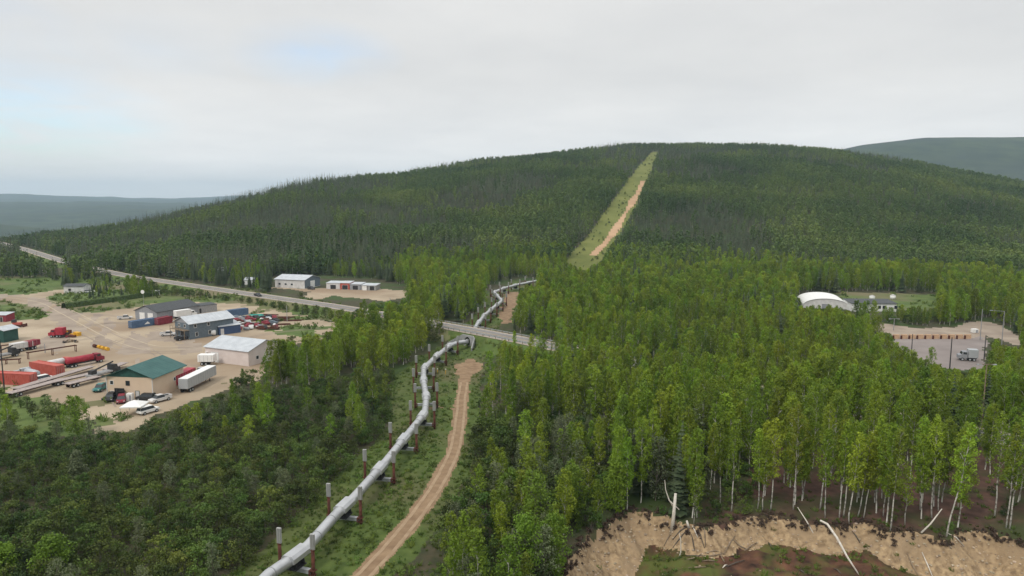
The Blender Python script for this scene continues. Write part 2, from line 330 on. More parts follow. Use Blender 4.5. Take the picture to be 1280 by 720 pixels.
class MB:
    def __init__(s): s.v = []; s.f = []; s.m = []
    def add(s, v, f, m=0):
        b = len(s.v); s.v += [tuple(map(float, p)) for p in v]; s.f += [tuple(b+i for i in q) for q in f]; s.m += [m]*len(f); return s
    def box(s, c, d, rz=0, m=0, tilt=0):
        hx, hy, hz = d[0]/2, d[1]/2, d[2]/2; o = []
        for sx, sy, sz in ((-1, -1, -1), (1, -1, -1), (1, 1, -1), (-1, 1, -1), (-1, -1, 1), (1, -1, 1), (1, 1, 1), (-1, 1, 1)):
            x, y, z = sx*hx, sy*hy, sz*hz
            x, z = x*cos(tilt)+z*sin(tilt), -x*sin(tilt)+z*cos(tilt)
            o.append((c[0]+x*cos(rz)-y*sin(rz), c[1]+x*sin(rz)+y*cos(rz), c[2]+z))
        return s.add(o, [(0, 3, 2, 1), (4, 5, 6, 7), (0, 1, 5, 4), (1, 2, 6, 5), (2, 3, 7, 6), (3, 0, 4, 7)], m)
    def prism(s, prof, x0, x1, m=0, axis='x'):
        """profile of (a,z) points swept along x (or y)"""
        n = len(prof)
        if axis == 'x': v = [(x0, a, z) for a, z in prof]+[(x1, a, z) for a, z in prof]
        else: v = [(a, x0, z) for a, z in prof]+[(a, x1, z) for a, z in prof]
        f = [tuple(range(n))[::-1], tuple(range(n, 2*n))]+[(i, (i+1) % n, n+(i+1) % n, n+i) for i in range(n)]
        return s.add(v, f, m)
    def tube(s, pts, rs, n=8, m=0, cap=True):
        P = [np.array(p, float) for p in pts]
        if not hasattr(rs, '__len__'): rs = [rs]*len(P)
        v = []
        for i, p in enumerate(P):
            t = P[min(i+1, len(P)-1)]-P[max(i-1, 0)]; t /= (np.linalg.norm(t)+1e-9)
            a = np.cross(t, (0, 0, 1) if abs(t[2]) < 0.9 else (1, 0, 0)); a /= np.linalg.norm(a); b = np.cross(t, a)
            for k in range(n):
                an = 2*pi*k/n; v.append(p+(a*cos(an)+b*sin(an))*rs[i])
        f = [(i*n+k, i*n+(k+1) % n, (i+1)*n+(k+1) % n, (i+1)*n+k) for i in range(len(P)-1) for k in range(n)]
        if cap: f += [tuple(range(n)), tuple((len(P)-1)*n+k for k in range(n))[::-1]]
        return s.add(v, f, m)
    def cyl(s, c, r, hgt, n=12, m=0): return s.tube([c, (c[0], c[1], c[2]+hgt)], r, n, m)
    def build(s, name, mats, parent=None, smooth=False, loc=None, bevel=0):
        if not isinstance(mats, (list, tuple)): mats = [mats]
        me = bpy.data.meshes.new(name); me.from_pydata(s.v, [], s.f)
        for q in mats: me.materials.append(q)
        me.polygons.foreach_set('material_index', s.m)
        me.update()
        import bmesh
        b = bmesh.new(); b.from_mesh(me); bmesh.ops.recalc_face_normals(b, faces=b.faces); b.to_mesh(me); b.free()
        if smooth: me.shade_smooth() if False else me.polygons.foreach_set('use_smooth', [len(p.vertices) <= 4 for p in me.polygons])
        o = bpy.data.objects.new(name, me); C.objects.link(o)
        if parent: o.parent = parent
        if loc: o.location = loc
        if bevel:
            bm_ = o.modifiers.new('bevel', 'BEVEL'); bm_.width = bevel; bm_.segments = 2; bm_.limit_method = 'ANGLE'
        return o
def copy_tree(o, parent=None):
    c = o.copy(); C.objects.link(c); c.parent = parent
    for ch in o.children: copy_tree(ch, c)
    return c
HAZE_TOP = 420

# ------------------------------------------------------------------ ground: one polar sheet, split into its surfaces
az = np.concatenate([np.linspace(-180, -60, 40, endpoint=False), np.linspace(-60, -42, 50, endpoint=False), np.linspace(-42, 42, 560, endpoint=False), np.linspace(42, 60, 50, endpoint=False), np.linspace(60, 180, 40, endpoint=False)])
rr = [0.5, 8, 20, 32, 44, 52, 60, 66, 70]
while rr[-1] < 13200:
    r = rr[-1]; rr.append(r+min(max(0.36, r*r/(CAMZ*F)*1.5), max(0.0085*r, 0.36)))
rr = np.array(rr); na, nr = len(az), len(rr)
AZ, RR = np.meshgrid(np.radians(az), rr); GX = RR*np.sin(AZ); GY = RR*np.cos(AZ); GZ = height(GX, GY)
idx = np.arange(nr*na).reshape(nr, na); nx = np.roll(idx, -1, axis=1)
FQ = np.stack([idx[:-1], nx[:-1], nx[1:], idx[1:]], -1).reshape(-1, 4)[:, ::-1]
VV = np.stack([GX, GY, GZ], -1).reshape(-1, 3)
cen = VV[FQ].mean(1); cx, cy, cz = cen.T
crr = np.hypot(cx, cy)
# ragged borders: the test point wanders by about a metre (more with distance)
am = 0.7+crr*0.004
wx = cx+fbm(cx, cy, 5, 51, 3)*am*1.2+fbm(cx/np.maximum(crr/60, 1), cy/np.maximum(crr/60, 1), 1.5, 53, 2)*am*0.5; wy = cy+fbm(cx, cy, 7, 61, 3)*am*2.4
U, V_ = proj(wx, wy, cz)
POLY = {
 'yard': [(-300, 404), (-60, 402), (0, 401), (52, 399), (62, 394), (50, 385), (28, 378), (0, 375), (-200, 375), (-200, 366), (0, 367), (30, 369), (70, 362), (100, 361), (104, 363), (58, 371), (78, 384), (92, 391), (150, 388), (168, 384), (200, 379), (245, 377), (300, 380), (345, 388), (400, 400), (445, 407), (470, 411), (400, 424), (330, 440), (330, 472), (270, 492), (205, 515), (160, 540), (118, 540), (100, 515), (70, 499), (20, 494), (0, 487), (-300, 484)],
 'farlot': [(330, 359), (420, 360.5), (480, 361.5), (517, 364), (514, 371), (480, 377), (448, 373), (418, 370), (392, 375), (380, 372), (388, 365)],
 'lot': [(1116, 421), (1232, 421), (1236, 440), (1232, 462), (1130, 462), (1110, 440)],
 'lotroad': [(1080, 402), (1110, 404), (1150, 410), (1200, 408), (1215, 402), (1245, 404), (1275, 418), (1330, 440), (1330, 452), (1275, 433), (1240, 421), (1232, 425), (1112, 421), (1080, 410)],
 'farfield': [(1045, 365), (1100, 366), (1172, 369), (1176, 386), (1130, 389), (1060, 384)],
 'clearing': [(815, 190), (822, 190), (820, 200), (808, 226), (796, 256), (776, 290), (752, 325), (735, 345), (716, 342), (704, 328), (735, 294), (765, 252), (795, 212)],
 'meadowleft': [(-200, 346), (60, 345), (150, 352), (200, 360), (300, 373), (380, 388), (470, 402), (440, 406), (300, 380), (200, 384), (0, 402), (-200, 410)],
 'brush': [(-200, 484), (0, 486), (20, 494), (70, 498), (105, 518), (115, 545), (60, 545), (0, 530), (-200, 520)],
}
def pxline(pts): return [G(u, v)[:2] for u, v in pts]
TRACK = pxline([(452, 722), (484, 688), (520, 645), (548, 604), (566, 568), (574, 532), (577, 500), (580, 478), (586, 458), (588, 450)]); TRACK.insert(0, (2*TRACK[0][0]-TRACK[1][0], 2*TRACK[0][1]-TRACK[1][1])); TRACK.insert(0, (2*TRACK[0][0]-TRACK[1][0]-1, 2*TRACK[0][1]-TRACK[1][1]))
SPUR = pxline([(574, 520), (564, 510), (548, 506), (530, 512)])
TRACK2 = pxline([(633, 404), (633, 392), (636, 380), (640, 366)])
HTRACK = pxline([(804, 226), (797, 242), (787, 258), (781, 268), (770, 286), (757, 303), (741, 319)])
# pipeline centre line: pixel picks at the height of the pipe
PZ = 2.75
def pp(u, v, z): x, y = plane(u, v, z); return (x, y, z)
PIPE = [pp(225, 835, PZ), pp(335, 718, PZ), pp(364, 700, PZ), pp(384, 684, PZ), pp(420, 643, PZ), pp(441, 624, PZ), pp(480, 580, PZ), pp(505, 549, PZ), pp(531, 517, PZ), pp(533, 497, PZ), pp(529.5, 478, PZ), pp(529.5, 461, PZ),
        pp(545, 446, PZ), pp(562, 432.5, 2.6), pp(572, 428.5, 2.2), pp(584, 427.5, 1.7), pp(589.5, 417.5, 1.6), pp(596, 406.5, 2.4), pp(605, 395, PZ), pp(617, 384.5, PZ), pp(627.5, 376.5, PZ), pp(617.5, 365.5, PZ), pp(630, 360.5, PZ), pp(645, 356.5, PZ), pp(668, 352, PZ), pp(690, 346, 3.2)]
cls = np.zeros(len(FQ), int)
names = ['ground', 'gravel_yard', 'gravel_road', 'parking_lot', 'dirt_track', 'grass_verge', 'hillside_clearing', 'hillside_track', 'sandy_bank', 'pit_floor', 'meadow', 'birch_floor', 'far_hills', 'packed_gravel']
cmat = ['floor', 'yard', 'packed', 'lot', 'dirt', 'grass', 'hillgrass', 'hilldirt', 'bank', 'pit', 'meadow', 'duff', 'far', 'packed']
near = (crr < 900) & (cy > 0)
def setc(mask, k): cls[mask] = k
setc(crr > 1500, 12)
setc(near & inpoly(U, V_, POLY['meadowleft']), 10)
setc(near & inpoly(U, V_, POLY['brush']), 10)
setc(near & inpoly(U, V_, POLY['farfield']), 10)
dH, pH, sH = polydist(np.where(near, wx, 1e5), np.where(near, wy, 1e5), HWc); setc(near & (dH < 11.5), 10)
mk = near & (crr < 260)
dP, _, _ = polydist(np.where(near, wx, 1e5), np.where(near, wy, 1e5), PIPE)
setc(near & (crr < 420) & (dP < 8.0), 5)
dT, _, _ = polydist(np.where(near, wx, 1e5), np.where(near, wy, 1e5), TRACK)
setc(near & (dT < 4.2), 5)
between = near & inpoly(U, V_, [(330, 725), (385, 690), (450, 622), (510, 555), (536, 520), (536, 460), (575, 432), (606, 440), (602, 520), (578, 575), (545, 630), (490, 700), (460, 740), (330, 760)])
setc(between, 5)
setc(near & inpoly(U, V_, [(598, 404), (640, 350), (652, 356), (645, 404)]), 5)
dT, _, _ = polydist(np.where(near, cx, 1e5), np.where(near, cy, 1e5), TRACK); setc(near & (dT < 1.6+fbm(cx, cy, 4, 52, 3)*.55), 4)
wT = np.interp(wy, [184, 194, 206, 211], [0, 3.2, 4.6, 0]); setc(near & (dT < wT+fbm(cx, cy, 5, 57, 3)*1.2*(wT > 0)), 4)
dS, _, _ = polydist(np.where(mk, wx, 1e5), np.where(mk, wy, 1e5), SPUR); setc(mk & (dS < 0.45), 4)
dS, _, _ = polydist(np.where(near, wx, 1e5), np.where(near, wy, 1e5), TRACK2); setc(near & (dS < np.interp(wy, [250, 290, 380], [1.2, 2.2, 4.0])), 4)
setc(near & inpoly(U, V_, POLY['yard']), 1)
setc(near & inpoly(U, V_, POLY['farlot']), 1)
YT = pxline([(-60, 370), (0, 371), (50, 377), (80, 391), (112, 408), (145, 424), (185, 436), (235, 436)]); dY, _, _ = polydist(np.where(near, wx, 1e5), np.where(near, wy, 1e5), YT)
stripe = fbm(cx*1.0+cy*0.45, cy*0.12, 7, 97, 3)
setc(near & (cls == 1) & (dY < 9) & (stripe > -0.12), 13); setc(near & (cls == 1) & (dY < 22) & (stripe > .38), 13)
setc(near & (cls == 1) & inpoly(U, V_, [(186, 416), (222, 414), (240, 424), (214, 427), (188, 424)]), 13)
rg = near & (cls == 1) & inpoly(U, V_, [(322, 384), (470, 398), (470, 412), (400, 424), (318, 414), (300, 410)])
setc(rg & (fbm(cx, cy, 11, 99, 3) > .02), 10)
setc(near & (cls == 1) & (V_ > 478) & (fbm(cx, cy, 9, 98, 3) > .22), 10)
setc(near & inpoly(U, V_, POLY['lotroad']), 2)
setc(near & inpoly(U, V_, POLY['lot']), 3)
Ue, Ve = proj(cx, cy, cz); setc((crr < 1600) & (cy > 0) & inpoly(Ue, Ve, POLY['clearing']), 6)
dS, pS, _ = polydist(cx, cy, HTRACK); setc((crr < 1300) & (dS < 1.2+3.0*np.clip(fbm(cx, cy, 60, 91, 2)+0.55, 0.1, 1.3)), 7)
dC, _, _ = polydist(np.where(mk, cx, 1e5), np.where(mk, cy, 1e5), CREST)
fz = fbm(cx, cy, 1.6, 77, 3)*.55; ins = inpoly(cx+fz, cy-fz, PIT) & mk
setc(mk & ~ins & (dC < 9) & (U > 880), 11)
setc(mk & (V_ < 668) & (V_ > 560) & (U > 930) & ~ins, 11)
dpt = np.interp(cx, [0, 14, 21, 50, 60, 80], [11, 8, 2.9, 3.0, 5.2, 7.5])
setc(ins, 9); setc(ins & (dC+fbm(cx, cy, 5, 71)*1.8 < dpt), 8)
for k, nm in enumerate(names):
    f = FQ[cls == k]
    if len(f) == 0: continue
    uq, inv = np.unique(f, return_inverse=True)
    me = npmesh(nm, VV[uq], inv.reshape(-1, 4), [M[cmat[k]]], smooth=True)
    o = bpy.data.objects.new(nm, me); C.objects.link(o); o['kind'] = 'structure'
CLS = cls.reshape(nr-1, na)
def classat(x, y):
    a = np.degrees(np.arctan2(x, y)); i = np.clip(np.searchsorted(rr, np.hypot(x, y))-1, 0, nr-2); j = np.clip(np.searchsorted(az, a)-1, 0, na-1)
    return CLS[i, j]

# wheel ruts on the near track
def ribbon(name, pts, off, w, zo, m, kind='structure'):
    P = catmull([(p[0], p[1], 0) for p in pts], 10); v = []
    for i, p in enumerate(P):
        t = P[min(i+1, len(P)-1)]-P[max(i-1, 0)]; t /= np.linalg.norm(t); n = np.array([t[1], -t[0], 0])
        j = fbm(np.array([p[0]]), np.array([p[1]]), 3, 5)[0]*0.16
        for s in (-1, 1):
            q = p+n*(off+s*(w/2)+j); v.append((q[0], q[1], h1(q[0], q[1])+zo))
    f = [(2*i, 2*i+1, 2*i+3, 2*i+2) for i in range(len(P)-1)]
    o = MB().add(v, f).build(name, m); o['kind'] = kind; return o
ribbon('wheel_rut', TRACK[:-2], -0.85, 0.55, 0.03, M['rut']); ribbon('wheel_rut', TRACK[:-2], 0.85, 0.55, 0.03, M['rut'])
for o_, sd in ((-4.2, 0), (-2.4, 0), (1.3, 0), (3.1, 0), (6.0, 0)): ribbon('tyre_track', [(q[0]+sd, q[1]) for q in YT], o_, .55, .035, M['packed'] if o_ not in (1.3, -4.2) else M['rutpale'])
for a_ in ([(112, 408), (135, 404), (160, 405), (200, 413), (222, 428)], [(185, 436), (205, 448), (228, 455), (255, 462)], [(30, 430), (60, 428), (100, 425), (130, 420)], [(150, 425), (120, 440), (118, 455), (128, 478), (150, 508)], [(80, 391), (120, 393), (160, 397)], [(235, 436), (262, 430), (300, 424), (345, 416), (400, 410)]):
    q = pxline(a_)
    for o_ in (-.9, .9): ribbon('tyre_track', q, o_, .45, .045, M['packed'])
# highway sheets
def roadstrip(name, o0, o1, zo, m, a=0, b=None, dash=0):
    P = catmull(HW, 24); P = P[a:b]; v = []; f = []
    for i, p in enumerate(P):
        t = P[min(i+1, len(P)-1)]-P[max(i-1, 0)]; t[2] = 0; t /= np.linalg.norm(t); n = np.array([t[1], -t[0], 0])
        for o_ in (o0, o1): q = p+n*o_; v.append((q[0], q[1], p[2]+zo))
    f = [(2*i, 2*i+1, 2*i+3, 2*i+2) for i in range(len(P)-1) if not dash or (i//dash) % 2 == 0]
    o = MB().add(v, f).build(name, m); o['kind'] = 'structure'; return o
roadstrip('road_shoulder', -4.9, 4.9, 0.10, M['shoulder']); roadstrip('highway', -3.5, 3.5, 0.14, M['asphalt'])
roadstrip('road_marking', -3.2, -3.07, 0.15, M['paintw']); roadstrip('road_marking', 3.07, 3.2, 0.15, M['paintw']); roadstrip('road_marking', -0.08, 0.08, 0.15, M['painty'])

# ------------------------------------------------------------------ pipeline
sm = []
for i in range(len(PIPE)-1):
    a, b = np.array(PIPE[i]), np.array(PIPE[i+1]); n = max(2, int(np.linalg.norm(b-a)/2.2))
    for k in range(n): sm.append(a+(b-a)*k/n)
sm.append(np.array(PIPE[-1])); sm = np.array(sm)
for _ in range(1):
    s2 = sm.copy(); s2[1:-1] = sm[1:-1]*0.6+(sm[:-2]+sm[2:])*0.2; sm = s2
gz = height(sm[:, 0], sm[:, 1])
seg = np.r_[0, np.cumsum(np.linalg.norm(np.diff(sm, axis=0), axis=1))]
def pat(s):
    p = np.array([np.interp(s, seg, sm[:, k]) for k in range(3)]); q = np.array([np.interp(s+0.5, seg, sm[:, k]) for k in range(3)])-np.array([np.interp(s-0.5, seg, sm[:, k]) for k in range(3)])
    return p, q/np.linalg.norm(q)
PR = 0.74
pl = empty('oil_pipeline', (*sm[0][:2], 0), 0, 'long silver elevated oil pipeline zigzagging past the dirt track and under the highway', 'pipeline')
off = -np.array([sm[0][0], sm[0][1], 0])
MB().tube([p+off for p in sm], PR, 20).build('pipe', M['pipe'], pl, smooth=True)
# where the highway crosses
dX, _, _ = polydist(sm[:, 0], sm[:, 1], HWc); sx = seg[int(np.argmin(dX))]
# bents: aligned on the pick of the second near pair
p0 = np.array(plane(436, 652, 1.0)); s0 = seg[int(np.argmin(np.hypot(sm[:, 0]-p0[0], sm[:, 1]-p0[1])))]
SPC = 15.0
bents = [s0+SPC*k for k in range(-4, 40) if 2 < s0+SPC*k < seg[-1]-3 and abs(s0+SPC*k-sx) > 19]
bm_ = MB()
s = 3.0
while s < seg[-1]-3:                                   # jacket seam bands
    p, t = pat(s)
    if abs(s-sx) > 12 and s < sx+40: MB().tube([p+off-t*0.07, p+off+t*0.07], PR+0.035, 20).build('seam_band', M['band'], pl, smooth=True)
    s += 5.0
def fincyl(mb, c, r, z0, z1, n=12):
    mb.cyl((c[0], c[1], z0), r*0.55, z1-z0, 10)
    for k in range(n):
        a = 2*pi*k/n; mb.box((c[0]+cos(a)*r*0.72, c[1]+sin(a)*r*0.72, (z0+z1)/2), (r*0.56, 0.035, z1-z0-0.06), a)
proto = None
for i, s in enumerate(bents):
    p, t = pat(s); g = h1(p[0], p[1]); rz = atan2(t[1], t[0])-pi/2
    # sleeve (anchor shoe saddle) round the pipe, a part of the pipeline
    sb = MB(); L2 = 1.75
    a = p+off-t*L2; b = p+off+t*L2
    for z_, w_, hh in ((0.60, 1.05, 0.10),): pass
    nrm = np.array([t[1], -t[0], 0]); nrm /= np.linalg.norm(nrm); upv = np.cross(nrm, t)
    if upv[2] < 0: upv = -upv
    prof = [(-0.98, -0.2), (-0.98, 0.42), (-0.62, 0.84), (0.62, 0.84), (0.98, 0.42), (0.98, -0.2)]
    v = []
    for e in (a, b):
        for (px_, pz_) in prof: v.append(e+nrm*px_+upv*pz_)
    n = len(prof); sb.add(v, [(k, k+1, n+k+1, n+k) for k in range(n-1)]+[tuple(range(n)), tuple(range(n, 2*n))[::-1]])
    sb.build('saddle_sleeve', M['pipe'], pl, bevel=0.03)
    zc = p[2]-g                                         # pipe axis above ground here
    if proto is None:
        r_ = proto = empty('pipeline_support', (p[0], p[1], g), rz, None, 'support', 'steel supports carrying the silver pipeline')
        for sx_ in (-1, 1):
            x = sx_*2.55
            po = MB(); po.cyl((x, 0, -1.0), 0.225, 5.0, 14); po.tube([(x, 0, 3.92), (x, 0, 4.02)], 0.29, 14); po.build('post', M['rust'], r_, smooth=True)
            fi = MB(); fincyl(fi, (x-0.14, 0), 0.21, 4.02, 6.1); fincyl(fi, (x+0.14, 0), 0.21, 4.02, 6.1); fi.build('heat_fin', M['fin'], r_)
            br = MB(); br.box((x, 0, 1.2), (0.66, 0.66, 0.14)); br.box((x, 0, 0.62), (0.6, 0.6, 0.1)); br.box((x-sx_*0.42, 0, 0.9), (0.2, 0.7, 0.75)); br.build('bracket', M['rust'], r_)
        cb = MB()
        for zz_ in (0.78, 1.22): cb.box((0, 0, zz_), (4.5, 0.62, 0.06))
        cb.box((0, 0, 1.0), (4.5, 0.05, 0.40)); cb.box((0, 0.28, 1.0), (4.5, 0.03, 0.36)); cb.box((0, -0.28, 1.0), (4.5, 0.03, 0.36)); cb.build('crossbeam', M['galv'], r_)
        sh = MB(); sh.box((0, 0, 1.32), (1.5, 2.3, 0.12)); sh.box((0, 0, 1.5), (0.5, 1.9, 0.34)); sh.prism([(-0.75, 1.4), (0.75, 1.4), (0.6, 2.1), (-0.6, 2.1)], -0.85, -0.7, axis='y'); sh.prism([(-0.75, 1.4), (0.75, 1.4), (0.6, 2.1), (-0.6, 2.1)], 0.7, 0.85, axis='y')
        sh.build('shoe', M['dark'], r_)
    else:
        r_ = copy_tree(proto); r_.location = (p[0], p[1], g+(zc-2.75)*0.8); r_.rotation_euler = (0, 0, rz)
    u_, v_ = proj(p[0], p[1], p[2]); u_, v_ = float(u_), float(v_)
    vis = [k for k in bents if proj(*pat(k)[0])[1] < 740]
    if s in vis and s < sx: lab = 'rusty finned pipe posts, '+(['nearest pair at the bottom edge', 'second pair from the bottom', 'third pair from the bottom', 'fourth pair from the bottom', 'fifth pair, just below the first pipe bend', 'sixth pair, at the bend above the long straight run', 'lower middle pair of the short upright run', 'upper middle pair of the short upright run', 'ninth pair, at the upper bend', 'tenth pair, on the slant towards the highway', 'eleventh pair, on the slant near the highway', 'twelfth pair, next to the culvert'][min(11, vis.index(s))])
    elif s > sx: lab = 'small finned pipe posts beyond the highway, number %s counted from the road' % (['one', 'two', 'three', 'four', 'five', 'six', 'seven', 'eight', 'nine', 'ten', 'eleven', 'twelve', 'thirteen', 'fourteen', 'fifteen', 'sixteen'][min(15, len([k for k in bents if sx < k < s]))])
    else: lab = 'finned pipeline posts just outside the bottom edge of the photo'
    r_['label'] = lab[:]
# culvert portal on the near side of the highway
cand = np.arange(sx-20, sx, .1); dc_, pc_, _ = polydist(*[np.array([pat(s)[0][k] for s in cand]) for k in (0, 1)], HWc); spz = cand[int(np.argmin(np.abs(dc_-7.35)))]; ps, ts = pat(spz)
ii = min(int(pc_[int(np.argmin(np.abs(dc_-7.35)))]), len(HWc)-2); rt_ = HWc[ii+1]-HWc[ii]; rz = atan2(rt_[1], rt_[0])
if cos(rz) < 0: rz += pi
cp = empty('culvert_portal', (ps[0], ps[1], 0), rz, 'grey concrete headwall where the pipeline enters under the highway', 'culvert')
tl = (ts[0]*cos(rz)+ts[1]*sin(rz), -ts[0]*sin(rz)+ts[1]*cos(rz))
mb = MB(); n = 20; zc = ps[2]; ro, hw_, z0_, z1_ = 1.4, 3.4, -0.6, 3.7
ring = [(ro*cos(2*pi*k/n), zc+ro*sin(2*pi*k/n)) for k in range(n)]
def sq(a):
    c_, s_ = cos(a), sin(a); k = min(hw_/max(abs(c_), 1e-6), ((z1_-zc) if s_ > 0 else (zc-z0_))/max(abs(s_), 1e-6)); return (k*c_, zc+k*s_)
rect = [sq(2*pi*k/n) for k in range(n)]
for y_ in (0, 0.4):
    mb.add([(a, y_, b) for a, b in ring]+[(a, y_, b) for a, b in rect], [(k, (k+1) % n, n+(k+1) % n, n+k) for k in range(n)])
mb.add([(a, 0, b) for a, b in rect]+[(a, 0.4, b) for a, b in rect], [(k, (k+1) % n, n+(k+1) % n, n+k) for k in range(n)])
mb.build('headwall', M['concrete'], cp)
mb = MB(); mb.add([(a, 0.02, b) for a, b in ring]+[(a*0.99+tl[0]*19, tl[1]*19, b) for a, b in ring], [(k, (k+1) % n, n+(k+1) % n, n+k) for k in range(n)]); mb.build('culvert_tube', M['dark'], cp)
for s_ in (-1, 1):
    mb = MB(); mb.add([(s_*3.4, 0, -0.6), (s_*3.4, 0, 3.3), (s_*6.0, -3.8, 0.8), (s_*6.0, -3.8, -0.6), (s_*3.4, 0.35, -0.6), (s_*3.4, 0.35, 3.3), (s_*6.25, -3.5, 0.8), (s_*6.25, -3.5, -0.6)], [(0, 1, 2, 3), (4, 5, 6, 7), (0, 1, 5, 4), (1, 2, 6, 5), (2, 3, 7, 6)]); mb.build('wing_wall', M['concrete'], cp)
# guard rails along both sides of the crossing
P = catmull(HW, 24)
dd = [hypot(p[0]-ps[0], p[1]-ps[1]) for p in P]; ic = int(np.argmin(dd))
def guard(side, lab):
    o = empty('guard_rail', (P[ic][0], P[ic][1], P[ic][2]), 0, lab, 'guard rail', 'guard rails beside the highway'); base = np.array(P[ic])
    acc = []; 
    for i in range(len(P)-1):
        if hypot(P[i][0]-base[0], P[i][1]-base[1]) > 62: continue
        t = P[i+1]-P[i]; t = t/np.linalg.norm(t); nn_ = np.array([t[1], -t[0], 0])*side*4.35; acc.append(P[i]+nn_-base)
    acc = np.array(acc); sg = np.r_[0, np.cumsum(np.linalg.norm(np.diff(acc, axis=0), axis=1))]
    rl = MB(); st = [np.array([np.interp(s, sg, acc[:, k]) for k in range(3)]) for s in np.arange(0, sg[-1], 3.0)]
    for a, b in zip(st[:-1], st[1:]):
        q = (a+b)/2; an = atan2(b[1]-a[1], b[0]-a[0]); l_ = np.linalg.norm(b-a)+0.02
        rl.box((q[0], q[1], q[2]+0.74), (l_, 0.05, 0.13), an); rl.box((q[0], q[1], q[2]+0.58), (l_, 0.05, 0.13), an); rl.box((q[0], q[1], q[2]+0.66), (l_, 0.11, 0.05), an)
    rl.build('rail', M['galv'], o)
    for a in st: MB().box((a[0], a[1], a[2]+0.3), (0.22, 0.22, 1.0)).build('post', M['wood'], o)
guard(1, 'steel guard rail on the near side of the highway above the culvert'); guard(-1, 'steel guard rail on the far side of the highway above the culvert')


# ------------------------------------------------------------------ buildings
def frame2(a, b):
    A = np.array(G(*a)); B = np.array(G(*b)); return A, atan2(B[1]-A[1], B[0]-A[0]), float(np.hypot(*(B-A)[:2]))
def opening(mb_parent, name, x, z, w, h, y, fm, gm, face='front', W_=0, sub='pane'):
    """window or door: a frame slab 4 cm proud and its pane a little prouder; face front (y=0) or right (x=W)"""
    f = MB(); g = MB(); t = 0.09
    def bx(m_, dx0, dx1, z0, z1, p0, p1):
        cx_, cz_ = (dx0+dx1)/2, (z0+z1)/2; pc = (p0+p1)/2
        if face == 'front': m_.box((cx_, y-pc, cz_), (dx1-dx0, p1-p0, z1-z0))
        elif face == 'right': m_.box((W_+pc, cx_, cz_), (p1-p0, dx1-dx0, z1-z0))
    bx(f, x-w/2-t, x+w/2+t, z+h, z+h+t, 0.0, .07); bx(f, x-w/2-t, x+w/2+t, z-t, z, 0.0, .09); bx(f, x-w/2-t, x-w/2, z, z+h, 0.0, .07); bx(f, x+w/2, x+w/2+t, z, z+h, 0.0, .07)
    fo = f.build(name, fm, mb_parent); bx(g, x-w/2, x+w/2, z, z+h, -.02, .03); g.build(sub, gm, fo)
    return fo
def shed(name, label, cat, a, b, depth, h, rise, wm, rm, ridge='x', over=0.35, gablem=None, width=None, thick=0.14, group=None):
    A, rz, Wd = frame2(a, b); Wd = width or Wd
    o = empty(name, tuple(A), rz, label, cat, group)
    mb = MB()
    if ridge == 'x': prof = [(0, -1.0), (depth, -1.0), (depth, h), (depth/2, h+rise), (0, h)]; mb.prism(prof, 0, Wd, axis='x')
    elif ridge == 'y': prof = [(0, -1.0), (Wd, -1.0), (Wd, h), (Wd/2, h+rise), (0, h)]; mb.prism(prof, 0, depth, axis='y')
    else: prof = [(0, -1.0), (depth, -1.0), (depth, h+rise), (0, h)]; mb.prism(prof, 0, Wd, axis='x')
    mb.build('wall', wm, o)
    if gablem and ridge == 'y':
        g = MB(); g.prism([(0.02, h-0.05), (Wd-0.02, h-0.05), (Wd/2, h+rise-0.02)], -0.06, -0.01, axis='y'); g.build('gable', gablem, o)
    rf = MB(); e = 0.03
    if ridge in 'xy':
        half = (depth if ridge == 'x' else Wd)/2; k = over; dz = rise/half*k; c0, c1 = -k, half
        for s in (0, 1):
            pts = [(c0, h-dz+e), (c1, h+rise+e), (c1, h+rise+e+thick), (c0, h-dz+e+thick)]
            if s: pts = [(2*half-p[0], p[1]) for p in pts]
            rf.prism(pts, -over, (Wd if ridge == 'x' else depth)+over, axis='x' if ridge == 'x' else 'y')
    else: rf.prism([(-over, h-rise/depth*over+e), (depth+over, h+rise+rise/depth*over+e), (depth+over, h+rise+rise/depth*over+e+thick), (-over, h-rise/depth*over+e+thick)], -over, Wd+over, axis='x')
    # standing seams
    n = int((Wd if ridge != 'y' else depth)/1.2)
    if rm is not M['darkroof']:
        for i in range(1, n):
            p = i*1.2
            if ridge == 'x':
                for s in (-1, 1): rf.tube([(p, depth/2+s*(depth/2+over*.9), h-rise/(depth/2)*over*.9+e+thick), (p, depth/2, h+rise+e+thick)], 0.03, 4)
            elif ridge == 'y':
                for s in (-1, 1): rf.tube([(Wd/2+s*(Wd/2+over*.9), p, h-rise/(Wd/2)*over*.9+e+thick), (Wd/2, p, h+rise+e+thick)], 0.03, 4)
    rf.build('roof', rm, o)
    return o, Wd
# tan shop with the green roof
o, w = shed('workshop', 'tan metal workshop with a dark green gable roof at the front of the yard', 'workshop', (134.5, 498), (192, 500), 13.0, 5.6, 2.3, M['cream'], M['greenroof'], 'y', 0.7, M['green'])
opening(o, 'window', 1.4, 3.6, 0.8, 0.9, 0, M['white'], M['glass']); opening(o, 'window', 5.6, 3.5, 0.9, 1.0, 0, M['dark'], M['glass']); opening(o, 'window', 1.4, 1.0, 0.8, 0.9, 0, M['white'], M['glass'])
opening(o, 'door', 3.3, 0.0, 2.4, 2.6, 0, M['dark'], M['black'], sub='panel'); opening(o, 'door', 8.0, 0.0, 0.95, 2.1, 0, M['green'], M['dirtywhite'], sub='panel'); opening(o, 'window', 9.0, 2.6, 0.8, 0.8, 0, M['white'], M['glass'], 'right', w)
for x_ in (0.06, w-0.06): MB().box((x_, -0.05, 2.75), (0.16, 0.08, 5.6)).build('corner_trim', M['dirtywhite'], o)
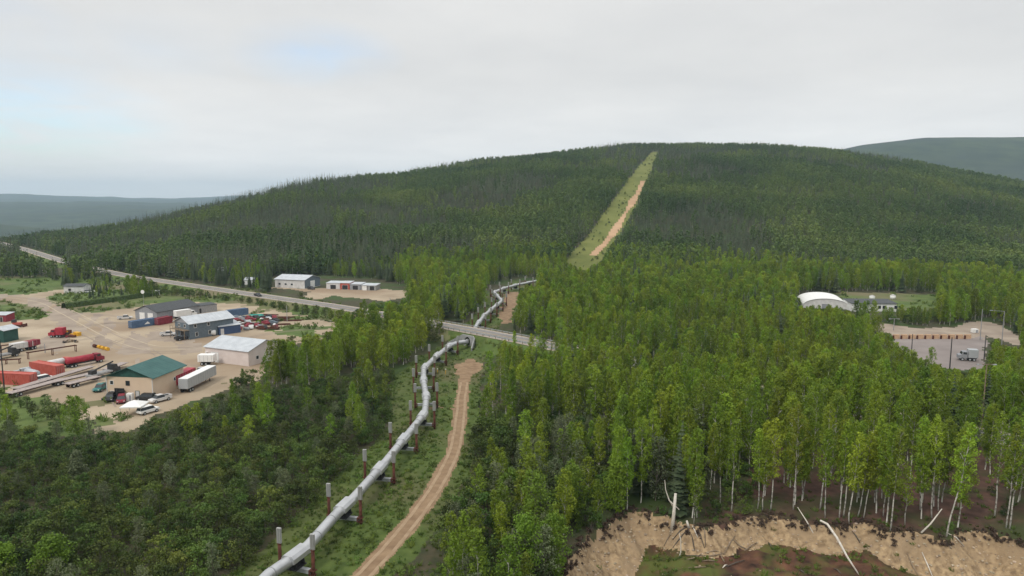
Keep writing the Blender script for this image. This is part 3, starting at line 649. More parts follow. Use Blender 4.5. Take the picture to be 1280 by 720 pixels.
# grey two-storey shop
o, w = shed('office_barn', 'two-storey blue-grey barn with pale roof in the middle of the yard', 'barn', (219.5, 420.8), (237.5, 424.5), 17.0, 5.6, 2.0, M['bluegrey'], M['greyroof'], 'y', 0.6, M['greysiding'])
opening(o, 'door', w/2, 0, 2.4, 3.0, 0, M['white'], M['dark'], sub='panel'); opening(o, 'window', w*.3, 4.0, 1.0, 1.1, 0, M['white'], M['glass']); opening(o, 'window', w*.7, 4.0, 1.0, 1.1, 0, M['white'], M['glass'])
for yy in (2.2, 7.2): opening(o, 'window', yy, 4.0, 0.9, 1.1, 0, M['white'], M['glass'], 'right', w); opening(o, 'window', yy+.4, 0.9, 0.9, 1.3, 0, M['white'], M['glass'], 'right', w)
dk = MB(); dk.box((w/2, -1.0, 3.3), (w, 2.0, 0.15)); [dk.box((x_, -1.9, 1.6), (0.16, 0.16, 3.3)) for x_ in (0.1, w/2, w-.1)]; [dk.box((x_, -1.9, 3.9), (0.1, 0.1, 1.1)) for x_ in np.linspace(.1, w-.1, 6)]; dk.box((w/2, -1.9, 4.4), (w, 0.1, 0.1)); dk.build('porch', M['wood'], o)
o, w = shed('lean_to_shed', 'small navy lean-to shed with a pale sloping roof beside the blue-grey barn', 'shed', (274, 419), (301, 415.5), 6.0, 3.0, 0.9, M['navy'], M['greyroof'], 'mono', 0.3)
opening(o, 'door', 1.2, 0, 0.95, 2.1, 0, M['white'], M['dirtywhite'], sub='panel')
# white building
o, w = shed('white_warehouse', 'white metal warehouse with pale roof half hidden by birches', 'warehouse', (257, 451), (311, 458), 14.0, 4.4, 2.2, M['pinkwhite'], M['greyroof'], 'x', 0.4)
MB().cyl((0.8, -0.12, 2.8), 0.55, 0.1, 16).build('round_vent', M['white'], o); opening(o, 'door', 4.0, 0, 3.0, 3.0, w and 0, M['dirtywhite'], M['white'], sub='panel'); opening(o, 'window', 3.5, 1.5, 1.0, 1.0, 0, M['white'], M['glass'], 'right', w); opening(o, 'door', 8, 0, 2.8, 3, 0, M['white'], M['dirtywhite'], 'right', w, sub='panel')
# grey garage, dark roof
o, w = shed('garage', 'long grey garage with two white doors and a dark shingle roof', 'garage', (169.5, 398.8), (196.5, 401.2), 21.0, 3.6, 2.3, M['greysiding'], M['darkroof'], 'y', 0.5, M['greysiding'])
for xx in (0.32, 0.70): opening(o, 'door', w*xx, 0, 2.7, 2.9, 0, M['white'], M['white'], sub='panel')
o, w = shed('grey_annex', 'low flat grey shed at the right end of the dark-roofed garage', 'shed', (242, 392.5), (271.5, 389), 6.0, 3.1, 0.3, M['concrete'], M['darkroof'], 'mono', 0.15)
opening(o, 'door', 3, 0, 1.0, 2.1, 0, M['dirtywhite'], M['dark'], sub='panel')
o, w = shed('green_hut', 'dark green hut with pale roof at the left edge of the yard', 'hut', (-12, 428), (5.5, 428.5), 6, 4.2, 1.0, M['green'], M['greyroof'], 'y', 0.5)
opening(o, 'window', w*.6, 1.6, 0.9, 0.9, 0, M['white'], M['glass'])
o, w = shed('maroon_shed', 'small dark red shed with grey roof at the left photo edge', 'shed', (-12, 402.5), (8, 402.5), 5, 2.7, 0.5, M['maroon'], M['greyroof'], 'mono', 0.2)
opening(o, 'door', w*.7, 0, 1.0, 2.0, 0, M['dirtywhite'], M['dark'], sub='panel')
o, w = shed('grey_cabin', 'small pale grey cabin with dark roof on the far left meadow', 'cabin', (80, 366.5), (105, 366.5), 7, 3.6, 1.0, M['dirtywhite'], M['darkroof'], 'x', 0.4)
opening(o, 'window', 3, 1.3, 1.2, 1.0, 0, M['dark'], M['glass'])
# far barns behind the highway
o, w = shed('far_barn', 'white barn with pale roof and dark end wall beyond the highway', 'barn', (344, 359), (381, 361), 15, 4.6, 2.0, M['dirtywhite'], M['greyroof'], 'x', 0.5)
MB().prism([(0.02, 0), (14.98, 0), (14.98, 4.5), (7.5, 6.4), (0.02, 4.5)], w+.01, w+.06, axis='x').build('end_wall', M['bluegrey'], o)
opening(o, 'door', 7.5, 0, 4.0, 3.6, 0, M['white'], M['white'], 'right', w+.06, sub='panel'); [opening(o, 'window', xx, 1.5, 1.4, 1, 0, M['white'], M['glass']) for xx in (3, 7, 11)]
for k, (a, b, m_, h_, nm) in enumerate((((408, 361), (425, 361.4), 'dirtywhite', 3.2, 'white'), ((425.5, 361.6), (437, 361.9), 'orange', 3.4, 'rust-red'), ((437.5, 362), (451, 362.4), 'greysiding', 2.9, 'grey'), ((452, 362.6), (459, 362.8), 'dirtywhite', 2.6, 'small white'), ((460, 362.9), (470, 363.2), 'concrete', 2.6, 'pale grey'))):
    o, w = shed('storage_shelter', '%s low flat-roofed shelter in the row at the back of the far gravel lot' % nm, 'shelter', a, b, 7, h_, 0.4, M[m_], M['greyroof'], 'mono', 0.25, group='low shelters in a row beyond the highway')
    opening(o, 'door', w*.5, 0, min(3.2, w*.6), 2.3, 0, M['dirtywhite'], M['dark'] if k != 3 else M['white'], sub='panel')
o, w = shed('far_cottage', 'small grey cottage roof among the trees left of the far barn', 'cottage', (272, 344), (283, 344), 7, 3.4, 1.6, M['greysiding'], M['greyroof'], 'x', 0.4); opening(o, 'window', 3, 1.2, 1.2, 1, 0, M['white'], M['glass'])
o, w = shed('white_cottage', 'small white cottage beside the highway left of the far barn', 'cottage', (305, 356), (315, 356), 7, 2.8, 1.2, M['white'], M['greyroof'], 'x', 0.3); opening(o, 'window', 3, 1.0, 1.2, 1, 0, M['dark'], M['glass'])
# right side: arched fabric hall and long low building
A, rz, Wd = frame2((1004, 385), (1061, 387)); Wd, Dp = 24, Wd
o = empty('arched_hall', tuple(A), rz, 'big white arched hall above the treetops on the right', 'hall'); D = Dp; n = 16; Rr = D/2
prof = [(D/2-cos(pi*k/n)*Rr, 1.3+sin(pi*k/n)*3.3) for k in range(n+1)]
MB().prism([(0, -1)]+prof+[(D, -1)], 0.3, Wd-0.3, axis='y').build('wall', M['dirtywhite'], o)
rf = MB(); th = 0.12; nprof = [(D/2-cos(pi*k/n)*(Rr+th), 1.3+th+sin(pi*k/n)*3.3) for k in range(n+1)]
v = [(p[0], x_, p[1]) for x_ in (0, Wd) for p in nprof]+[(p[0], x_, p[1]) for x_ in (0, Wd) for p in prof]; m_ = n+1
rf.add(v, [(k, k+1, m_+k+1, m_+k) for k in range(n)]+[(2*m_+k, 2*m_+k+1, 3*m_+k+1, 3*m_+k) for k in range(n)]+[(k, k+1, 2*m_+k+1, 2*m_+k) for k in range(n)]+[(m_+k, m_+k+1, 3*m_+k+1, 3*m_+k) for k in range(n)])
rf.build('roof', M['white'], o); opening(o, 'door', D*.5, -0.2, 3.4, 2.4, 0.3, M['white'], M['greysiding'], sub='panel')
o, w = shed('white_lodge', 'long low white building with dark roof right of the arched hall', 'building', (1064, 389), (1120, 389.5), 9, 3.5, 0.7, M['white'], M['darkroof'], 'mono', 0.4)
for xx in (6, 12, 14, 19): opening(o, 'window', xx, 1.3, 1.1, 1.2, 0, M['dark'], M['glass'])
opening(o, 'door', 9, 0, 1.1, 2.2, 0, M['dirtywhite'], M['dark'], sub='panel')

# ------------------------------------------------------------------ vehicles and yard equipment
def wheel(o, x, y, r, w=0.28):
    t = MB(); t.tube([(x, y-w/2, r), (x, y+w/2, r)], r, 14); to = t.build('wheel', M['black'], o, smooth=True)
    s = 1 if y > 0 else -1
    k = MB(); k.tube([(x, y+s*(w/2-.02), r), (x, y+s*(w/2+.02), r)], r*.55, 10); k.build('rim', M['silver'], to)
def at2(a, b):
    A = np.array(G(*a)); B = np.array(G(*b)); c = (A+B)/2; return tuple(c), atan2(B[1]-A[1], B[0]-A[0]), float(np.hypot(*(B-A)[:2]))
def pickup(label, a, b, col, L=5.6, cat='pickup', name='pickup_truck', cap=False, z=0):
    c, rz, _ = at2(a, b); o = empty(name, c, rz, label, cat); m = M[col]; h = L/2
    mb = MB(); mb.prism([(-h, .5), (-h, 1.05), (h*.32, 1.08), (h*.9, 1.02), (h, .85), (h, .45), (h*.4, .38), (-h*.6, .38)], -0.95, 0.95, axis='y')
    mb.build('body', m, o, bevel=0.06)
    x0, x1 = (-h*.28, h*.42) if not cap else (-h*.95, h*.42)
    cb = MB(); v = [(x0, -.86, 1.08), (x1+.35, -.86, 1.08), (x1+.35, .86, 1.08), (x0, .86, 1.08), (x0+.18, -.70, 1.72), (x1-.25, -.70, 1.72), (x1-.25, .70, 1.72), (x0+.18, .70, 1.72)]
    cb.add(v, [(0, 1, 5, 4), (1, 2, 6, 5), (2, 3, 7, 6), (3, 0, 4, 7), (0, 3, 2, 1), (4, 5, 6, 7)]); cb.build('windows', M['glass'], o)
    MB().box(((x0+x1)/2-.03, 0, 1.76), (x1-x0-.40, 1.42, .08)).build('cab_roof', m, o, bevel=.03)
    if not cap:
        bd = MB(); [bd.box(((-h+x0)/2, s*.88, 1.2), (abs(-h-x0), .12, .3)) for s in (-1, 1)]; bd.box((-h+.06, 0, 1.2), (.1, 1.64, .3)); bd.build('bed_side', m, o); MB().box(((-h+x0)/2, 0, 1.085), (abs(-h-x0)-.25, 1.6, .04)).build('bed_floor', M['black'], o)
    for sx_ in (-.62, .62):
        for sy in (-.86, .86): wheel(o, sx_*h, sy, .38)
    for sy in (-.68, .68): MB().box((h-.01, sy, .78), (.06, .34, .16)).build('headlight', M['dirtywhite'], o)
    return o
def container(label, a, b, col, L=None, Hc=2.6, name='shipping_container', cat='container', mark=False, y=2.44):
    c, rz, l = at2(a, b); L = L or l; o = empty(name, c, rz, label, cat); mb = MB(); mb.box((0, 0, Hc/2+.12), (L-.1, y-.12, Hc-.16)); 
    nrib = int(L/0.6)
    for i in range(nrib):
        x_ = -L/2+.35+i*(L-.7)/max(1, nrib-1)
        for s in (-1, 1): mb.box((x_, s*(y/2-.035), Hc/2+.12), (.22, .06, Hc-.4))
    mb.build('box', M[col], o)
    fr = MB(); [fr.box((sx_*(L/2-.07), sy*(y/2-.06), Hc/2+.1), (.16, .16, Hc)) for sx_ in (-1, 1) for sy in (-1, 1)]; [fr.box((0, sy*(y/2-.06), zz), (L-.31, .14, .16)) for sy in (-1, 1) for zz in (.1, Hc+.09)]; fr.build('frame', M[col], o)
    d = MB(); d.box((-L/2-.02, -.55, Hc/2+.1), (.06, 1.02, Hc-.3)); d.box((-L/2-.02, .55, Hc/2+.1), (.06, 1.02, Hc-.3)); do = d.build('door', M[col], o); k = MB(); [k.tube([(-L/2-.08, yy, .3), (-L/2-.08, yy, Hc-.1)], .03, 5) for yy in (-.8, -.3, .3, .8)]; k.build('lock_bar', M['galv'], do)
    if mark: MB().add([(-.2, -y/2-.03, .9), (2.3, -y/2-.03, .9), (1.2, -y/2-.03, 1.9)], [(0, 1, 2)]).build('emblem', M['white'], o)
    return o
def trailer(label, a, b, col, L=None, Hc=2.75, roofc=None, name='semi_trailer', tractor=False):
    c, rz, l = at2(a, b); L = L or l; o = empty(name, c, rz, label, 'trailer'); mb = MB(); mb.box((0, 0, 1.15+Hc/2), (L, 2.5, Hc)); mb.build('box', M[col], o, bevel=.04)
    sm_ = MB(); [sm_.box((x_, s*1.262, 1.15+Hc/2), (.06, .03, Hc-.15)) for x_ in np.arange(-L/2+.6, L/2-.3, 1.2) for s in (-1, 1)]; sm_.build('side_rib', M['galv'], o)
    MB().box((0, 0, 1.19+Hc), (L-.1, 2.4, .06)).build('roof', M[roofc or col], o)
    MB().box((0, 0, 1.0), (L-.4, 1.0, .28)).build('chassis', M['dark'], o)
    for x_ in (-L/2+1.2, -L/2+2.4):
        for s in (-1.0, 1.0): wheel(o, x_, s, .5, .45)
    for s in (-.6, .6): MB().box((L/2-2.6, s, .5), (.15, .15, 1.0)).build('landing_leg', M['dark'], o)
    return o
def flatbed(label, a, b, col='deck', L=None, load=None):
    c, rz, l = at2(a, b); L = L or l; o = empty('flatbed_trailer', c, rz, label, 'trailer', 'flatbed trailers parked side by side'); mb = MB()
    mb.box((0, 0, 1.2), (L, 2.5, .14)); mb.build('deck', M[col], o); fr = MB(); [fr.box((0, s*.5, .95), (L-.5, .14, .36)) for s in (-1, 1)]; [fr.box((x_, 0, 1.08), (.1, 2.3, .1)) for x_ in np.arange(-L/2+.5, L/2, 1.2)]; fr.build('frame', M['rust'], o)
    for x_ in (-L/2+1.1, -L/2+2.3):
        for s in (-1., 1.): wheel(o, x_, s, .48, .4)
    return o
def truck(label, a, b, cabc, bodyc, kind='box', L=8.5, name='truck'):
    c, rz, _ = at2(a, b); o = empty(name, c, rz, label, 'truck'); h = L/2
    MB().box((0, 0, .85), (L-.3, 1.0, .3)).build('chassis', M['dark'], o)
    cb = MB(); cb.prism([(h-2.4, .8), (h-2.4, 2.9), (h-1.1, 2.85), (h-.8, 1.95), (h, 1.8), (h, .7)], -1.15, 1.15, axis='y'); cb.build('cab', M[cabc], o, bevel=.05)
    g = MB(); g.box((h-.93, 0, 2.38), (.06, 1.9, .72), 0, 0, -0.32); [g.box((h-1.7, s*1.16, 2.35), (.9, .03, .6)) for s in (-1, 1)]; g.build('windows', M['glass'], o)
    bl = h-2.6+h
    if kind == 'box': MB().box((-h+bl/2, 0, 2.3), (bl, 2.4, 2.5)).build('box', M[bodyc], o, bevel=.04)
    elif kind == 'tank':
        t = MB(); t.tube([(-h, 0, 2.0), (-h+.25, 0, 2.0), (-h+bl-.35, 0, 2.0), (-h+bl-.1, 0, 2.0)], [.6, .95, .95, .6], 18); t.build('tank', M[bodyc], o, smooth=True)
    elif kind == 'crane':
        t = MB(); t.box((-h+bl/2, 0, 1.2), (bl, 2.4, .4)); t.build('deck', M[bodyc], o); t = MB(); t.box((-h+1.5, 0, 1.9), (1.6, 1.4, 1.1)); t.tube([(-h+1.5, 0, 2.2), (h-1.4, 0, 3.5)], .22, 8); t.build('boom', M['dark'], o)
    for x_ in (h-1.1, -h+1.0, -h+2.1):
        for s in (-1., 1.): wheel(o, x_, s, .5, .35)
    return o
# front of the tan workshop
pickup('teal green pickup parked at the left wall of the tan workshop', (133, 484), (119.5, 491.5), 'teal')
pickup('black car with white stripe, leftmost in front of the tan workshop', (141, 497.5), (135.5, 503.5), 'dark', 4.4, 'car', 'parked_car', True)
pickup('dark red car second from left before the tan workshop', (153, 500), (151, 506), 'maroon', 4.2, 'car', 'parked_car', True)
pickup('black car at the right of the tan workshop front, behind the white canopy', (190, 500.5), (176, 500), 'dark', 4.6, 'car', 'parked_car', True)
pickup('black and white pickup at the right front corner of the tan workshop', (207, 500), (193.5, 503.5), 'dirtywhite', 5.2)
pickup('white van with dark windows parked below the white canopy', (177.5, 518.5), (193, 514), 'white', 4.8, 'van', 'parked_van', True)
def crate(name, label, cat, a, dims, col, legs=False):
    x, y, z = G(*a); o = empty(name, (x, y, z), 0, label, cat); MB().box((0, 0, dims[2]/2+.1), dims).build('box', M[col], o, bevel=.05); MB().box((0, 0, .05), (dims[0]*.9, dims[1]*.9, .1)).build('skid', M['wood'], o); MB().box((dims[0]*.2, -dims[1]/2-.02, dims[2]*.5), (dims[0]*.35, .04, dims[2]*.7)).build('hatch', M['greysiding'], o); return o
crate('white_cabinet', 'white upright cabinet before the tan workshop front wall', 'cabinet', (163, 501.5), (1.4, 1.1, 1.9), 'white')
# black forklift
x, y, z = G(151, 500); o = empty('forklift', (x, y, z), R(200), 'black forklift standing before the tan workshop', 'forklift')
MB().box((-.3, 0, .75), (1.8, 1.1, .8)).build('body', M['dark'], o, bevel=.08); mb = MB(); [mb.box((x_, y_, 1.6), (.07, .07, 1.2)) for x_ in (-.9, .3) for y_ in (-.48, .48)]; mb.box((-.3, 0, 2.2), (1.4, 1.1, .07)); mb.build('cage', M['black'], o)
mb = MB(); [mb.box((.75, s*.35, 1.4), (.1, .12, 2.6)) for s in (-1, 1)]; [mb.box((.75, 0, zz), (.08, .8, .1)) for zz in (.3, 1.4, 2.6)]; mb.build('mast', M['dark'], o); mb = MB(); [mb.box((1.35, s*.25, .12), (1.1, .12, .05)) for s in (-1, 1)]; mb.build('fork', M['galv'], o)
for x_ in (-.8, .4):
    for s in (-.5, .5): wheel(o, x_, s, .3, .2)
# canopy tent
x, y, z = G(169, 517); o = empty('canopy_tent', (x, y, z), R(5), 'white pop-up canopy tent on thin legs before the tan workshop', 'canopy')
mb = MB(); s = 2.3; mb.add([(-s, -s, 2.2), (s, -s, 2.2), (s, s, 2.2), (-s, s, 2.2), (0, 0, 3.2), (-s, -s, 1.95), (s, -s, 1.95), (s, s, 1.95), (-s, s, 1.95)], [(0, 1, 4), (1, 2, 4), (2, 3, 4), (3, 0, 4), (0, 1, 6, 5), (1, 2, 7, 6), (2, 3, 8, 7), (3, 0, 5, 8)]); mb.build('canopy', M['white'], o)
for sx_ in (-1, 1):
    for sy in (-1, 1): MB().tube([(sx_*2.2, sy*2.2, 0), (sx_*2.2, sy*2.2, 2.2)], .04, 6).build('leg', M['galv'], o)
# trailers right of the workshop
trailer('red enclosed trailer beside the right wall of the tan workshop', (216, 487), (240, 475.5), 'red', Hc=2.4)
trailer('long white semi trailer, lowest of the yard, partly behind trees', (230, 491.5), (265, 473.5), 'silver', L=15.0, Hc=2.55, roofc='white')
trailer('short white box trailer at the left end of the white warehouse', (251.5, 456), (267, 456), 'white', L=4.6, Hc=2.0, name='cargo_trailer')
pickup('pale blue-grey car between the white warehouse and the long white trailer', (252, 467), (262, 467), 'silver', 4.4, 'car', 'parked_car', True)
# round the grey barns
container('blue shipping container with a white emblem before the grey garage', (163, 410.5), (194, 405.5), 'blue', mark=True)
container('dark red shipping container right of the blue one', (195.5, 406.5), (213, 403), 'maroon')
truck('white box truck behind the blue-grey barn roof', (223, 398.5), (241, 396), 'white', 'white', L=9)
pickup('white pickup parked left of the grey garage doors', (149.5, 399.5), (163, 398.5), 'dirtywhite')
pickup('white pickup left of the two-storey barn on the dark ground', (203.5, 420), (217, 419.5), 'dirtywhite', 5.2)
pickup('dark pickup at the foot of the two-storey barn front', (221, 426), (236, 423.5), 'dark', 5.4)
pickup('dark car under the side wall of the blue-grey barn', (252, 421), (261, 419.5), 'dark', 4.0, 'car', 'parked_car', True)
x, y, z = G(266, 419.5); o = empty('white_tank', (x, y, z), 0, 'round white tank beside the blue-grey barn wall', 'tank'); mb = MB(); mb.tube([(-1.1, 0, 1.1), (-.9, 0, 1.1), (.9, 0, 1.1), (1.1, 0, 1.1)], [.4, .95, .95, .4], 16); mb.build('drum', M['white'], o, smooth=True); MB().box((0, 0, .1), (1.6, 1.2, .2)).build('cradle', M['dark'], o)
# left yard machinery
trailer('pale tanker body on the left of the machinery row', (20, 440), (34, 437.5), 'dirtywhite', Hc=1.7, L=6.0, name='equipment_trailer')
trailer('dark red trailer between the pipe racks on the left', (33, 438), (47, 434.5), 'maroon', Hc=1.7, name='equipment_trailer')
truck('dark truck by the left edge above the orange container', (-2, 449), (14, 446), 'dark', 'concrete', 'crane', 8)
truck('red service truck with white cab in the open yard', (78, 421.5), (66, 421.5), 'red', 'red', L=5.2, name='service_truck')
def scrapunit(name, label, cat, a, cols, n, spread, seed, sz=1.2, parts='piece'):
    g = random.Random(seed); x, y, z = G(*a); o = empty(name, (x, y, z), 0, label, cat)
    for i in range(n):
        col = g.choice(cols); mb = MB(); px_, py_ = g.uniform(-1, 1)*spread[0], g.uniform(-1, 1)*spread[1]; s = sz*g.uniform(.5, 1.4); k = g.random()
        if k < .45: mb.box((px_, py_, s*.35), (s*g.uniform(.7, 1.8), s*g.uniform(.4, 1), s*g.uniform(.4, .9)), g.uniform(0, 3), 0, g.uniform(-.2, .2))
        elif k < .8: a_ = g.uniform(0, 3.1); mb.tube([(px_-cos(a_)*s, py_-sin(a_)*s, .3), (px_+cos(a_)*s, py_+sin(a_)*s, .3+g.uniform(0, .5))], s*.22, 8)
        else: mb.cyl((px_, py_, 0), s*.4, s*.9, 10)
        mb.build(parts, M[col], o)
    return o
scrapunit('drill_rig', 'rusty machinery with yellow parts right of the red service truck', 'machine', (87, 420.5), ['rust', 'yellow', 'dark', 'maroon'], 14, (3.6, 1.6), 1, 1.7)
scrapunit('scrap_heap', 'low rusty heap just below the red service truck', 'scrap', (88, 428), ['rust', 'wood', 'dark'], 9, (2.5, 1.2), 2)
# bulldozer
x, y, z = G(21, 408.5); o = empty('bulldozer', (x, y, z), R(10), 'rusty red bulldozer on the open gravel near the left edge', 'bulldozer')
for s in (-1, 1): mb = MB(); mb.prism([(-2.2, .35), (-1.8, 0), (1.8, 0), (2.2, .35), (1.9, .9), (-1.9, .9)], s*1.15-.3, s*1.15+.3, axis='y'); mb.build('track', M['rust'], o)
MB().box((.3, 0, 1.25), (3.0, 1.5, .9)).build('body', M['orange'], o, bevel=.06); MB().box((-.8, 0, 2.2), (1.3, 1.4, 1.1)).build('cab', M['dark'], o); mb = MB(); mb.box((2.9, 0, .6), (.15, 3.4, 1.1)); [mb.box((2.0, s*1.6, .5), (2.0, .14, .2)) for s in (-1, 1)]; mb.build('blade', M['rust'], o)
# yellow pipe sections
for k, (u, v) in enumerate(((119, 434.5), (124.5, 435.5), (129, 436.8), (134, 438))):
    x, y, z = G(u, v); o = empty('pipe_section', (x, y, z), R(-40), ['rusty short pipe section at the left end of the yellow row', 'yellow pipe section next to the rusty end piece', 'yellow pipe section, third of the row in the open yard', 'yellow pipe section at the right end of the row'][k], 'pipe section', 'pipe sections lying in a row in the open yard')
    m_ = M['rust'] if k == 0 else M['yellow']; mb = MB(); mb.tube([(-.75, 0, .55), (.75, 0, .55)], .5, 14, cap=False); mb.tube([(-.75, 0, .55), (.75, 0, .55)], .42, 14, cap=False); mb.build('shell', m_, o, smooth=True)
    for s in (-.75, .75): q = MB(); q.tube([(s-.05, 0, .55), (s+.05, 0, .55)], .6, 14); q.build('flange', M['yellow'] if k else M['rust'], o)
# pipe racks
def rack(label, a, b, h=1.5):
    c, rz, L = at2(a, b); o = empty('pipe_rack', c, rz, label, 'rack', 'long rusty pipe racks'); mb = MB(); [mb.box((0, s*.5, h), (L, .16, .2)) for s in (-1, 1)]; mb.build('rail', M['rust'], o)
    n = max(3, int(L/4)); 
    for i in range(n):
        x_ = -L/2+.3+i*(L-.6)/(n-1); q = MB(); [q.box((x_, s*.5, h/2-.05), (.16, .16, h-.1)) for s in (-1, 1)]; q.box((x_, 0, h+.13), (.2, 1.3, .06)); q.box((x_, 0, .12), (.15, 1.2, .12)); q.build('trestle', M['rust'], o)
    return o
rack('long rusty pipe rack reaching to the upper right in the left yard', (34, 449), (96, 439), 2.0); rack('rusty pipe rack behind the maroon trailer on the left', (0, 441), (44, 434.5), 2.2); rack('short low pipe rack by the left photo edge', (-10, 456), (26, 454), 1.3)
# tank trucks and containers
truck('tank truck with crimson tank and rusty cab below the pipe racks', (88, 459.5), (124, 452.5), 'maroon', 'red', 'tank', 10.5, 'tank_truck')
truck('white tank truck left of the crimson one', (66, 462.5), (86, 458), 'orange', 'dirtywhite', 'tank', 7.5, 'tank_truck')
container('faded red container, upper one of the left yard', (80, 470.5), (39, 463.5), 'orange', L=12.0, Hc=2.9)
container('faded red container cut by the left photo edge', (37, 480.5), (-8, 478.5), 'orange', L=13.5, Hc=2.9)
truck('silver grey tank truck between the two faded red containers', (52, 478), (24, 470), 'silver', 'silver', 'tank', 8.5, 'tank_truck')
pickup('white covered pickup at the right end of the faded red containers', (50, 477.5), (61, 475), 'white', 4.6, 'pickup', 'pickup_truck', True)
flatbed('long flatbed trailer, uppermost of the parked row', (22, 490.5), (112, 463.5), L=25); flatbed('flatbed trailer in the middle of the parked row', (24, 494), (68, 482), L=15)
flatbed('empty flatbed trailer right of the middle of the row', (76, 480.5), (114, 472), L=13); flatbed('short flatbed trailer nearest the tan workshop', (90, 484), (117, 477), L=9)
truck('dark grey truck with open bed by the workshop roof', (116, 474), (142, 467), 'dark', 'concrete', 'crane', 9.5); flatbed('grey flatbed trailer above the green roof', (136, 465.5), (152, 459.5), L=9)
scrapunit('engine_block', 'dark machine parts lying left of the tan workshop wall', 'scrap', (131, 499), ['dark', 'wood'], 5, (1.4, .8), 8, .8)
scrapunit('parts_pile', 'pile of grey and rusty parts between the flatbeds and containers', 'scrap', (20, 468), ['silver', 'rust', 'dirtywhite', 'dark'], 9, (3, 1.4), 9, 1.1)
# scrap area behind the barns: each lump a thing
g = random.Random(77)
for i in range(60):
    u = g.uniform(286, 345); v = 397+g.random()*15+(342-u)*0.03; x, y, z = G(u, v); col = g.choice(['maroon', 'maroon', 'dirtywhite', 'rust', 'rust', 'bluegrey', 'silver', 'dark', 'dark', 'wood', 'dirtywhite', 'greysiding'])
    k = g.random(); s = g.uniform(.6, 1.5); mb = MB()
    if k < .35:
        pk = None; L = 4.2; mb.prism([(-2.1, .4), (-2.1, 1.0), (-.9, 1.05), (-.6, 1.5), (.7, 1.5), (1.1, 1.0), (2.1, .9), (2.1, .4)], -.85, .85, axis='y'); nm, ct, lb = 'wrecked_car', 'wreck', '%s wrecked car in the scrapyard, %s' % ({'maroon': 'dark red', 'dirtywhite': 'dusty white', 'bluegrey': 'blue-grey', 'wood': 'brown', 'greysiding': 'pale grey', 'rust': 'rusty'}.get(col, col), 'back part' if v < 402 else 'front left' if u < 312 else 'front right')
    elif k < .7:
        for q in range(4): mb.box((g.uniform(-.8, .8)*s, g.uniform(-.6, .6)*s, .3+g.random()*s*.5), (s*g.uniform(.5, 1.2), s*g.uniform(.3, .9), s*.5), g.uniform(0, 3), 0, g.uniform(-.4, .4))
        nm, ct, lb = 'scrap_pile', 'scrap', '%s scrap pile in the scrapyard, %s' % ({'maroon': 'dark red', 'dirtywhite': 'dusty white', 'bluegrey': 'blue-grey', 'wood': 'brown', 'greysiding': 'pale grey', 'rust': 'rusty'}.get(col, col), 'back part' if v < 402 else 'front left' if u < 312 else 'front right')
    else: mb.tube([(-1.3*s, 0, .6), (-1.1*s, 0, .6), (1.1*s, 0, .6), (1.3*s, 0, .6)], [.3, .6, .6, .3], 12); nm, ct, lb = 'scrap_drum', 'drum', '%s drum lying in the scrapyard, %s' % ({'maroon': 'dark red', 'dirtywhite': 'dusty white', 'bluegrey': 'blue-grey', 'wood': 'brown', 'greysiding': 'pale grey', 'rust': 'rusty'}.get(col, col), 'back part' if v < 402 else 'front left' if u < 312 else 'front right')
    o = mb.build(nm, M[col]); o.location = (x, y, z); o.rotation_euler = (0, 0, g.uniform(0, 6)); tag(o, lb, ct, 'wrecks and scrap right of the barns')
container('blue container at the top of the scrapyard', (285, 396), (308, 393), 'blue', L=9, Hc=2.7); scrapunit('tarp_heap', 'heap of blue and dark scrap before the blue scrapyard container', 'scrap', (296, 399), ['blue', 'dark', 'bluegrey'], 8, (5, 2), 12, 1.4)
x, y, z = G(320, 397); o = MB().add([(-3.6, -1.6, 0), (3.6, -1.6, 0), (3.6, 1.6, 0), (-3.6, 1.6, 0), (-2.6, -.6, 1.5), (2.4, -.4, 1.7), (2.6, .6, 1.5), (-2.4, .6, 1.3)], [(0, 1, 5, 4), (1, 2, 6, 5), (2, 3, 7, 6), (3, 0, 4, 7), (4, 5, 6, 7), (0, 3, 2, 1)]).build('green_tarp', M['aqua']); o.location = (x, y, z); tag(o, 'bright aqua green tarp over a stack in the scrapyard', 'tarp')
for k, (u, v) in enumerate(((338, 394), (348, 399), (356, 397), (366, 401), (350, 406))):
    x, y, z = G(u, v); mb = MB()
    for q in range(5): mb.box((g.uniform(-.3, .3), (q-2)*.5, .2+.1*(q % 2)), (g.uniform(5, 9), .3, .25), g.uniform(-.05, .05))
    o = mb.build('beam_stack', M['rust']); o.location = (x, y, z); o.rotation_euler = (0, 0, R(-12+k*6)); tag(o, 'rusty beam stack on the bare slope right of the scrapyard, %s' % ['topmost', 'upper left', 'upper right', 'rightmost', 'lowest'][k], 'beams', 'rusty beam stacks right of the scrapyard')
# hedge-topped berm
c, rz, L = at2((80, 385.5), (192, 369.5)); o = empty('hedge', c, rz, 'long dark clipped hedge on the grass between meadow and yard', 'hedge')
mb = MB(); n = 70; v = []
for i in range(n+1):
    x_ = -L/2+L*i/n; 
    for (yy, zz) in ((-1.5, 0), (-1.3, 1.2), (-1.1, 2.1), (0, 2.4), (1.2, 2.1), (1.5, 0)): v.append((x_+g.uniform(-.2, .2), yy+g.uniform(-.2, .2), (zz+g.uniform(-.15, .15)) if zz else -.3))
mb.add(v, [(i*6+k, i*6+k+1, (i+1)*6+k+1, (i+1)*6+k) for i in range(n) for k in range(5)]); mb.build('foliage', M['hedge'], o)
